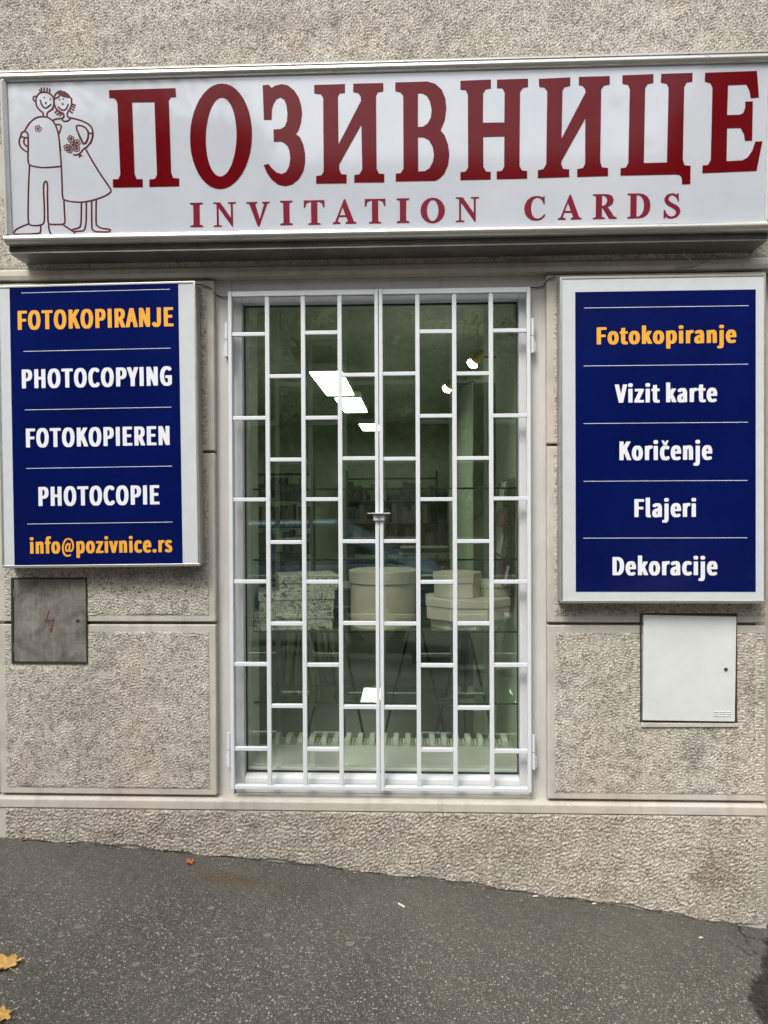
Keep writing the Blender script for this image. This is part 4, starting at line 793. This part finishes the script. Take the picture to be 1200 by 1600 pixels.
maple('fallen_leaf', -1.262, -.80, .074, .9, 'yellow_leaf', 'larger yellow maple leaf on the asphalt at the left edge of the photo', seed=3, curl=.12)
maple('fallen_leaf', -1.158, -1.0, .050, 2.4, 'yellow_leaf', 'smaller yellow maple leaf in the bottom left corner of the photo', seed=8, curl=.2)
maple('fallen_leaf', -.897, -.093, .030, 1.2, 'brown_leaf', 'small curled rust brown leaf on the asphalt near the foot of the wall', seed=5, curl=.4, tilt=.3)
b = MB().tube([(-.058, -.215, G(-.05, -.2)+.004), (-.034, -.236, G(-.03, -.23)+.004)], .0036, 10); own('cigarette_butt', b, 'paper', 'white cigarette butt on the asphalt below the middle of the window', 'cigarette butt', smooth=True)
for x, y, s_, rz, lb in ((.494, -.028, .013, .3, 'torn white paper scrap by the wall foot below the right jamb'), (.733, -.020, .010, 1.0, 'small pale paper scrap by the wall foot below the white meter box'),
                     (1.108, -.153, .010, 2.1, 'bright white paper scrap on open asphalt towards the right corner')):
    z = G(x, y)+.0025; p = MB()
    p.prism([(x-s_, y-s_*.3), (x-s_*.2, y-s_*.5), (x+s_*.9, y-s_*.1), (x+s_*.6, y+s_*.4), (x-s_*.5, y+s_*.35)], z, z+.002, 'z'); own('paper_scrap', p, 'paper', lb, 'paper scrap', 'paper scraps on the pavement')

def loose_grit():
    V, F = [], []; rg = random.Random(5); o = Vector((0, 0, G(0, 0)))
    for i in range(900):
        x = rg.uniform(-1.75, 1.42); y = -.012-abs(rg.gauss(0, .05)) if i < 520 else rg.uniform(-1.0, -.03); s_ = rg.uniform(.0010, .0034) if rg.random() < .93 else rg.uniform(.004, .006)
        z = G(x, y)+s_*.35+.001; k = len(V); a_ = rg.uniform(0, 6.3); e_ = rg.uniform(.5, 1)
        for (dx, dy, dz) in ((1, 0, 0), (-1, 0, .1), (0, e_, 0), (0, -e_, .1), (0, 0, .8), (0, 0, -.8)):
            V.append((x+s_*(dx*math.cos(a_)-dy*math.sin(a_)), y+s_*(dx*math.sin(a_)+dy*math.cos(a_)), z+s_*dz-o.z))
        F += [(k, k+2, k+4), (k+2, k+1, k+4), (k+1, k+3, k+4), (k+3, k, k+4), (k+2, k, k+5), (k+1, k+2, k+5), (k+3, k+1, k+5), (k, k+3, k+5)]
    me = bpy.data.meshes.new('loose_grit'); me.from_pydata(V, [], F); me.materials.append(M['grit'])
    link('loose_grit', me, None, (0, 0, o.z), 'fine pale grit scattered on the asphalt along the foot of the wall', 'grit', None, 'stuff')
mat('grit', (.24, .22, .18), .85, var=.5, scale=90)
loose_grit()

# ------------------------------------------------------------------ the shop interior
mat('shop_wall_paint', (.45, .50, .40), .8, var=.08, scale=3)
mat('partition_paint', (.50, .56, .44), .7, var=.06, scale=3)
mat('shop_ceiling_paint', (.60, .63, .55), .8, var=.06)
mat('shop_floor_tiles', (.055, .05, .042), .35, var=.3, scale=5)
mat('inner_sill_stone', (.56, .57, .53), .4, var=.06, scale=6)
mat('radiator_white', (.62, .64, .55), .4, var=.06)
mat('cream_card', (.50, .465, .36), .75, var=.06, scale=20)
mat('pale_card', (.54, .52, .43), .6, var=.06, scale=14)
mat('black_metal', (.02, .02, .02), .4)
mat('dark_furniture', (.05, .047, .042), .5, var=.3)
mat('cloth', (.38, .36, .27), .9, var=.15, scale=30)
mat('grey_plastic', (.20, .21, .21), .5)
mat('white_plastic', (.62, .64, .60), .4)
mat('red_card', (.35, .05, .05), .5); mat('teal_card', (.08, .22, .25), .5); mat('binder_grey', (.11, .12, .11), .6); mat('binder_dark', (.05, .055, .05), .6)
def scribble():
    t = NT('patterned_card')
    n1 = t.n('ShaderNodeTexNoise', _Scale=26, _Detail=3, _Distortion=1.6); t.l(t.co, n1.inputs['Vector'])
    e_ = t.math('ABSOLUTE', t.math('SUBTRACT', n1.outputs['Fac'], .5))
    c = t.mix(t.ramp(e_, .012, .03), (.025, .025, .02), (.50, .49, .40))
    M['patterned_card'] = t.set(c, .7)
scribble()
def interior():
    rm = thing('shop_room', (0, .3, 0), 'interior of the shop seen through the window', None, kind='structure'); og = rm.location
    MB(og).box(-3.2, 1.2, .31, 10.2, -.1, 0).build('floor', 'shop_floor_tiles', rm)
    MB(og).box(-3.2, 1.2, .301, 10.2, 2.95, 3.05).build('ceiling', 'shop_ceiling_paint', rm)
    MB(og).box(-3.3, -3.2, .31, 10.2, 0, 2.95).build('side_wall', 'shop_wall_paint', rm)
    MB(og).box(.62, .72, 1.06, 10.2, 0, 2.95).build('side_wall', 'shop_wall_paint', rm)
    MB(og).box(-3.2, .62, 10.2, 10.3, 0, 2.95).build('back_wall', 'shop_wall_paint', rm)
    MB(og).box(.462, .60, .31, 1.055, .0, 2.949).build('partition', 'partition_paint', rm)
    MB(og).box(.462, .5495, .136, .305, .29, 2.40).build('inner_reveal', 'partition_paint', rm)
    MB(og).box(-.816, -.700, .136, .305, .384, 2.40).build('inner_reveal', 'white_plastic', rm)
    MB(og).box(-.816, .5495, .136, .305, 2.40, 2.445).build('inner_reveal', 'shop_ceiling_paint', rm)
    MB(og).box(-.734, .461, .1355, .40, .345, .383).build('inner_sill', 'inner_sill_stone', rm, bevel=.004)
    MB(og).box(-3.2, -.74, .301, .31, 0, 2.95).build('front_wall', 'shop_wall_paint', rm)
    MB(og).box(.40, .612, 1.80, 1.86, 0, 2.30).build('door_frame', 'partition_paint', rm)
interior()
mat('kerb', (.3, .3, .3))
def shelf(z, label):
    t = thing('glass_shelf', (-.137, .35, z), label, 'glass shelf', 'glass shelves in the shop window')
    MB().box(-.585, .592, -.148, .15, -.006, 0).build('sheet', 'shelf_glass', t)
    MB().box(-.585, .592, -.1515, -.1483, -.008, .0002).build('front_edge', 'shelf_edge', t)
for z, lb in ((1.578, 'topmost empty glass shelf, just above mid height of the window'), (1.267, 'glass shelf just above the gift boxes'),
              (.951, 'glass shelf carrying the gift boxes'), (.637, 'lowest glass shelf above the radiator')): shelf(z, lb)
def round_box():
    t = thing('round_gift_box', (-.136, .38, .9515), 'plain cream round hat box with its lid, in the middle of the glass shelf', 'gift box'); o = (0, 0, 0)
    MB().lathe([(.150, 0), (.150, .196)], 0, 0, 48).build('drum', 'cream_card', t, smooth=True)
    MB().lathe([(.157, .198), (.158, .250), (.154, .254)], 0, 0, 48).build('lid', 'cream_card', t, smooth=True, bevel=.001)
round_box()
def card_box(name, x, y, z, w_, d, h, rz, label, m='patterned_card', lid=.035, n=4, group=None):
    t = thing(name, (x, y, z), label, 'gift box', group, rot=(0, 0, rz))
    if n == 4:
        MB().box(-w_/2, w_/2, -d/2, d/2, 0, h-lid-.0005).build('tray', m, t, bevel=.002)
        MB().box(-w_/2-.004, w_/2+.004, -d/2-.004, d/2+.004, h-lid, h).build('lid', m, t, bevel=.003)
    else:
        MB().lathe([(w_/2, 0), (w_/2, h-lid-.0005)], 0, 0, n).build('tray', m, t, bevel=.002)
        MB().lathe([(w_/2+.005, h-lid), (w_/2+.005, h)], 0, 0, n).build('lid', m, t, bevel=.003)
    return t
pg = 'black patterned cream boxes stacked at the left of the glass shelf'
card_box('patterned_box', -.548, .345, .9515, .345, .27, .083, .16, 'largest black and cream patterned box, lowest of the left stack', group=pg)
card_box('patterned_box', -.540, .345, 1.0355, .33, .25, .082, .22, 'middle black and cream patterned box of the left stack', group=pg)
card_box('patterned_box', -.490, .350, 1.1185, .26, .21, .072, .28, 'smallest black and cream patterned box, topmost of the left stack', group=pg)
cg = 'plain cream boxes stacked at the right of the glass shelf'
card_box('cream_box', .245, .365, .9515, .33, .3, .040, .2, 'thin cream box lowest in the right stack', 'pale_card', .018, 8, group=cg)
card_box('cream_box', .250, .370, .9925, .40, .3, .092, .39, 'widest eight-sided cream box in the right stack', 'pale_card', .035, 8, group=cg)
card_box('cream_box', .205, .345, 1.0855, .215, .2, .112, .1, 'smaller six-sided cream box on top of the right stack', 'pale_card', .045, 6, group=cg)
card_box('cream_box', .360, .430, 1.0855, .15, .2, .060, .5, 'small low cream box at the back right of the right stack', 'pale_card', .022, 4, group=cg)
def radiator():
    t = thing('radiator', (-.10, .49, .06), 'white finned radiator below the window behind the inner sill', 'radiator')
    n = 21; me = None
    for i in range(n):
        x = -.55+i*.0565-.0+.005
        if me is None:
            b = MB(); pr = [(.045, 0), (.045, .32), (.030, .345), (0, .352), (-.055, .352), (-.075, .340), (-.08, .32), (-.08, 0)]
            b.prism([(q, z) for q, z in pr], -.0135, .0135, 'x'); b.box(.0145, .0265, -.07, .02, .03, .325); b.box(-.0265, -.0145, -.07, .02, .03, .325)
            o = b.build('fin', 'radiator_white', t, bevel=.007, seg=3); me = o.data
        else:
            o = link('fin', me, t); bv = o.modifiers.new('bevel', 'BEVEL'); bv.width = .007; bv.segments = 3; bv.limit_method = 'ANGLE'
        o.location = (x, 0, 0)
radiator()
def ceiling_lamp(x0, x1, y0, y1, label):
    t = thing('ceiling_lamp', ((x0+x1)/2, (y0+y1)/2, 2.70), label, 'ceiling lamp', 'lit ceiling lamps in a row inside the shop'); w_ = x1-x0; d = y1-y0
    MB().box(-w_/2-.01, w_/2+.01, -d/2-.012, d/2+.012, .012, .085).build('housing', 'white_plastic', t, bevel=.004)
    MB().box(-w_/2, w_/2, -d/2, d/2, 0, .0115).build('diffuser', 'lamp_diffuser', t)
    for yy in (-d*.35, d*.35): MB().tube([(0, yy, .085), (0, yy, .25)], .004, 6).build('hanger', 'steel', t)
ceiling_lamp(-.92, -.63, 3.62, 5.0, 'nearest and largest lit rectangular ceiling lamp seen through the window')
ceiling_lamp(-.86, -.575, 5.25, 6.47, 'second lit rectangular ceiling lamp, between the nearest and the farthest')
ceiling_lamp(-.78, -.50, 7.9, 8.8, 'farthest and smallest lit rectangular ceiling lamp')
mat('brass', (.42, .33, .10), .35, .6)
def spot(x, y, z, label):
    t = thing('spotlight', (x, y, z), label, 'spotlight', 'lit spotlights at the right inside the shop', rot=(R(24), R(38), 0))
    MB().lathe([(.030, .03), (.038, .075), (.030, .12), (.012, .13)], 0, 0, 20).build('can', 'brass', t, smooth=True)
    MB().lathe([(.012, -.012), (.034, 0), (.037, .016), (.030, .028)], 0, 0, 20).build('bulb', 'spot_bulb', t, smooth=True)
    MB().tube([(.03, 0, .09), (.10, 0, .14), (.14, 0, .20)], .007, 6).build('arm', 'black_metal', t)
spot(.40, 1.95, 2.44, 'nearer and higher lit spotlight by the right wall inside'); spot(.275, 2.95, 2.43, 'farther and lower lit spotlight by the right wall inside')
def rack():
    t = thing('wire_card_rack', (.445, .45, 1.08), 'black wire rack with small greeting cards on the right side wall inside', 'card rack'); og = t.location
    w_ = MB(og)
    for i in range(9): yy = .24+i*.052; w_.tube([(.452, yy, 1.10), (.452, yy, 1.62)], .0016, 5)
    for i in range(14): zz = 1.10+i*.04; w_.tube([(.450, .235, zz), (.450, .665, zz)], .0016, 5)
    w_.build('wire_grid', 'black_metal', t)
    k = 0
    for zz in (1.14, 1.27, 1.40, 1.52):
        w2 = MB(og).tube([(.448, .24, zz), (.405, .24, zz), (.405, .66, zz), (.448, .66, zz)], .002, 5); w2.build('holder', 'black_metal', t)
        for yy in (.26, .36, .46, .56):
            c = MB(og); c.prism([(.412, zz+.002), (.4135, zz+.002), (.4305, zz+.088), (.429, zz+.088)], yy, yy+.075, 'y'); k += 1
            c.build('card', ('white_plastic', 'binder_grey', 'red_card', 'pale_card', 'binder_grey', 'teal_card', 'dark_furniture')[(k*3) % 7], t)
rack()
def cloth(x, y, z0, z1, w_, label, seed):
    rg = np.random.default_rng(seed); b = MB(); nx, nz = 40, 16
    ph = rg.uniform(0, 6, 4)
    for j in range(nz+1):
        q = j/nz
        for i in range(nx+1):
            s_ = i/nx; xx = (s_-.5)*w_*(.62+.38*q); zz = (z1-z0)*(1-q)
            yy = .022*math.sin(s_*19+ph[0]+q*.8)+.014*math.sin(s_*33+ph[1]-q)+.03*math.sin(s_*3)
            xx += .012*math.sin(q*5+ph[2]+s_*6); b.v.append((xx, yy, zz+.01*math.sin(s_*7+ph[3])*q))
    for j in range(nz):
        for i in range(nx): a_ = j*(nx+1)+i; b.f.append((a_, a_+1, a_+nx+2, a_+nx+1))
    me = b.mesh('hanging_cloth', 'cloth'); o = link('hanging_cloth', me, None, (x, y, z0), label, 'cloth', 'beige cloths hanging under the shelf'); me.polygons.foreach_set('use_smooth', [True]*len(me.polygons))
    so_ = o.modifiers.new('thickness', 'SOLIDIFY'); so_.thickness = .003
cloth(-.60, .78, .46, .90, .22, 'wider beige cloth hanging in folds below the patterned boxes', 3)
cloth(-.45, .86, .55, .90, .12, 'narrow beige cloth hanging beside the wider one, behind the second grille bar', 9)
def easel(x, y, label, s_=1):
    t = thing('folding_stand', (x, y, 0), label, 'stand', 'thin black folding stands inside')
    for (ax, ay) in ((-.22, -.1), (.2, -.12), (.02, .24)): MB().tube([(0, 0, .92*s_), (ax, ay, 0)], .008, 8).build('leg', 'black_metal', t)
    MB().box(-.16, .16, -.02, .0, .90*s_, .935*s_).build('head_bar', 'black_metal', t, bevel=.003)
easel(-.42, 1.1, 'thin black folding stand at the left, under the beige cloths'); easel(.02, 1.5, 'thin black folding stand behind the cream round box', .98); easel(.30, 1.25, 'thin black folding stand at the right, under the cream boxes', .95)
def desk():
    t = thing('low_desk', (-.15, 4.3, 0), 'dark low desk deeper in the shop', 'desk')
    MB().box(-.9, .7, -.35, .35, .68, .72).build('top', 'dark_furniture', t, bevel=.004)
    for x in (-.86, .66): MB().box(x-.02, x+.02, -.32, .32, 0, .68).build('leg', 'dark_furniture', t)
    p = MB().box(-.62, -.32, 2.9, 3.6, .5, .502)
desk()
cp = thing('copier', (.12, 4.35, .7205), 'dark grey office copier on the low desk', 'copier')
MB().box(-.25, .25, -.22, .22, 0, .32).build('body', 'grey_plastic', cp, bevel=.015); MB().box(-.24, .24, -.2, .2, .322, .37).build('lid', 'binder_grey', cp, bevel=.01)
MB().box(-.18, .12, -.32, -.221, .10, .115).build('paper_tray', 'white_plastic', cp, bevel=.003); MB().box(.08, .22, -.245, -.222, .24, .30).build('control_panel', 'rubber', cp, bevel=.003)
def shelving(x, y, label, seed, n=5):
    t = thing('bookcase', (x, y, 0), label, 'bookcase'); rg = random.Random(seed)
    for sx in (-.78, .76): MB().box(sx, sx+.02, -.18, .18, 0, 2.1).build('side_panel', 'dark_furniture', t)
    for i in range(n+1): MB().box(-.76, .76, -.18, .18, .05+i*.38, .07+i*.38).build('shelf_board', 'dark_furniture', t)
    for i in range(n):
        xx = -.74
        while xx < .66:
            w_ = rg.choice((.05, .07, .09, .14)); h = rg.uniform(.2, .33)
            if rg.random() < .85: MB().box(xx, xx+w_-.005, -.14, .12, .0705+i*.38, .07+i*.38+h).build('binder', rg.choice(('binder_grey', 'binder_dark', 'dark_furniture', 'binder_dark')), t)
            xx += w_
shelving(-.35, 9.6, 'dark bookcase with grey binders against the back wall of the shop', 4)
shelving(-2.2, 7.6, 'dark bookcase with grey binders deeper on the left of the shop', 6)

# ------------------------------------------------------------------ across the street: seen mirrored in the glass and the sign
mat('far_render', (.36, .31, .25), .9, var=.15, scale=.8); mat('far_trim', (.60, .50, .37), .8); mat('far_glass', (.04, .05, .055), .1); mat('far_roof', (.16, .07, .045), .9, var=.25, scale=3)  # far_trim: bright warm colour stands in for sunlight on the middle house
mat('bark', (.10, .08, .06), .95, var=.35, scale=14, bump=.4); mat('green_leaves', (.18, .22, .12), .8, var=.35, scale=4); mat('autumn_leaves', (.19, .12, .03), .8, var=.3, scale=4)
mat('car_paint_blue', (.16, .22, .33), .25, .3, var=.05); mat('car_paint_silver', (.38, .39, .40), .25, .6, var=.05); mat('car_glass', (.02, .025, .03), .05); mat('tyre', (.02, .02, .02), .85)
def far_building(x0, x1, y, h, label, m='far_render'):
    t = thing('apartment_building', ((x0+x1)/2, y, -.1), label, 'building'); og = t.location
    MB(og).box(x0, x1, y-10, y, -.8, h).build('wall', m, t)
    MB(og).prism([(y+.5, h+.002), (y-10.5, h+.002), (y-5, h+2.0)], x0-.4, x1+.4, 'x').build('roof', 'far_roof', t)
    MB(og).box(x0-.1, x1+.1, y+.002, y+.22, h-.35, h-.002).build('cornice', 'far_trim', t)
    fm = pm = None; z = 1.0
    while z+1.7 < h:
        n = int((x1-x0)/2.4)
        for i in range(n):
            x = x0+(i+.5)*(x1-x0)/n
            if fm is None:
                f = MB()
                for q in ((-.6, .6, 0, .1), (-.6, .6, 1.5, 1.6), (-.6, -.5, .1, 1.5), (.5, .6, .1, 1.5), (-.04, .04, .1, 1.5)): f.box(q[0], q[1], .002, .1, q[2], q[3])
                o = f.build('window', 'far_trim', t); fm = o.data; p = MB().box(-.5, .5, .002, .03, .1, 1.5).build('pane', 'far_glass', o); pm = p.data
            else: o = link('window', fm, t); p = link('pane', pm, o)
            o.location = (x-og.x, 0, z-og.z)
        z += 2.9
far_building(-24, -5.2, -17, 9.4, 'long beige apartment building across the street, mirrored in the window glass')
far_building(-5, 9.5, -18.5, 8.7, 'house across the street, sunlight put into its ochre colour, mirrored in the signboard', 'far_trim')
far_building(9.8, 26, -17, 11.5, 'taller beige apartment building across the street on the right, mirrored in the glass')
def street_tree(x, y, h, r, label, lm, seed, nleaf=5200, low=.32):
    rg = random.Random(seed); z0 = G(max(-6, min(6, x)), y); t = thing('street_tree', (x, y, z0), label, 'tree')
    b = MB(); b.tube([(0, 0, -.1), (.05, .02, h*.25), (-.04, .05, h*.5), (.03, 0, h*.8)], [.17, .13, .10, .04], 10); b.build('trunk', 'bark', t, smooth=True)
    br = MB(); tips = []
    for i in range(16 if low > .3 else 22):
        a_ = rg.uniform(0, 6.28); z1 = h*rg.uniform(low, .75); L = r*rg.uniform(.7, 1.05); e_ = rg.uniform(.25, .9)
        p = [Vector((0, 0, z1))]
        for k in range(4):
            d_ = Vector((math.cos(a_)*math.cos(e_), math.sin(a_)*math.cos(e_), math.sin(e_)))*L/4; a_ += rg.uniform(-.35, .35); e_ += rg.uniform(-.25, .2); p.append(p[-1]+d_)
            for s_ in range(3):
                q = p[-1]; dd = Vector((rg.uniform(-1, 1), rg.uniform(-1, 1), rg.uniform(-.3, .9))).normalized()*L*.35; br.tube([q, q+dd*.5+Vector((0, 0, .05)), q+dd], [.016, .011, .005], 4); tips.append(q+dd)
        br.tube(p, [.06, .045, .032, .02, .01], 6); tips += p[2:]
    br.build('limbs', 'bark', t)
    cl = np.array([tuple(q) for q in tips]); rn = np.random.default_rng(seed)
    c = cl[rn.integers(0, len(cl), nleaf)]+rn.normal(size=(nleaf, 3))*r*.13
    u = rn.normal(size=(nleaf, 3)); u /= np.linalg.norm(u, axis=1)[:, None]; v = np.cross(u, rn.normal(size=(nleaf, 3))); v /= np.linalg.norm(v, axis=1)[:, None]
    s_ = rn.uniform(.05, .10, (nleaf, 1)); V = np.stack([c-u*s_, c-v*s_*.6, c+u*s_, c+v*s_*.6], 1).reshape(-1, 3)
    o = grid_mesh('crown', V, np.arange(nleaf*4).reshape(-1, 4), lm, t); return t
street_tree(-3.6, -4.9, 6.4, 2.0, 'leafy green street tree on the near kerb, mirrored in the window glass', 'green_leaves', 4, 3800)
street_tree(4.2, -5.0, 6.8, 2.3, 'thin yellowing street tree on the near kerb, mirrored at the right of the signboard', 'autumn_leaves', 12, 1800)
FT = 'trees along the far side of the road'
for (tx, ty, th, tr, tm, sd_, nl, lb) in (
    (-8.6, -13.7, 6.9, 2.5, 'green_leaves', 41, 9000, 'leftmost full green tree in the row across the road, mirrored in the glass'),
    (-5.0, -14.0, 6.3, 2.3, 'green_leaves', 22, 9000, 'rounder low green tree in the row across the road, before the gap between houses'),
    (-2.0, -13.7, 6.8, 2.4, 'green_leaves', 21, 9500, 'dense green tree in the row across the road, left of the ochre house windows'),
    (1.1, -14.1, 6.2, 2.2, 'green_leaves', 27, 9000, 'shortest green tree in the row across the road, in front of the ochre house'),
    (4.0, -13.7, 6.9, 2.4, 'green_leaves', 33, 9000, 'tall green tree in the row across the road, right of the shortest one'),
    (7.3, -13.9, 7.8, 2.5, 'autumn_leaves', 31, 4200, 'yellowing taller tree at the right end of the row across the road')):
    street_tree(tx, ty, th, tr, lb, tm, sd_, nl, low=.22)['group'] = FT
def car(x, y, m, label):
    z0 = G(max(-6, min(6, x)), -4.2)-.13; t = thing('parked_car', (x, y, z0), label, 'car', 'cars parked along the kerb')
    b = MB(); lo = [(-2.1, .28), (-2.12, .62), (-2.0, .82), (-1.1, .93), (1.45, .97), (2.0, .88), (2.12, .6), (2.1, .28)]
    b.prism(lo, -.86, .86, 'y'); b.build('body', m, t, bevel=.07, seg=4, smooth=True)
    c = MB(); base = [(-1.15, .92), (-.45, 1.40), (.85, 1.42), (1.65, .96)]; n = 4
    for s_, wd in ((0, 1), ): pass
    c.v = [(px, -.80 if pz < 1 else -.62, pz) for px, pz in base]+[(px, .80 if pz < 1 else .62, pz) for px, pz in base]
    c.f = [(0, 1, 2, 3), (7, 6, 5, 4), (0, 4, 5, 1), (1, 5, 6, 2), (2, 6, 7, 3), (0, 3, 7, 4)]; c.build('cabin', m, t, bevel=.05, seg=3)
    for sg in (-1, 1):
        g = MB(); q = lambda px, pz: (px, sg*(.80-.18*(pz-.95)/.46+.012), pz)
        g.quad(q(-.95, .99), q(-.42, 1.34), q(.18, 1.36), q(.18, .99)); g.quad(q(.25, .99), q(.25, 1.36), q(.82, 1.36), q(1.4, 1.0)); g.build('side_window', 'car_glass', t)
    for px in (-1.32, 1.32):
        for sg in (-1, 1):
            w_ = MB().tube([(px, sg*.66, .32), (px, sg*.875, .32)], .32, 24); wo = w_.build('wheel', 'tyre', t); MB().tube([(px, sg*.876, .32), (px, sg*.885, .32)], .2, 20).build('rim', 'steel', wo)
    for sg in (-1, 1): MB().box(-2.125, -2.06, sg*.72-.14, sg*.72+.14, .62, .74).build('headlight', 'white_plastic', t, bevel=.02); MB().box(2.06, 2.125, sg*.74-.1, sg*.74+.1, .66, .80).build('tail_light', 'red_card', t, bevel=.02)
car(-1.7, -5.45, 'car_paint_blue', 'dark blue parked car mirrored low in the left of the window glass')
car(3.3, -5.45, 'car_paint_silver', 'silver parked car mirrored low in the right of the window glass')
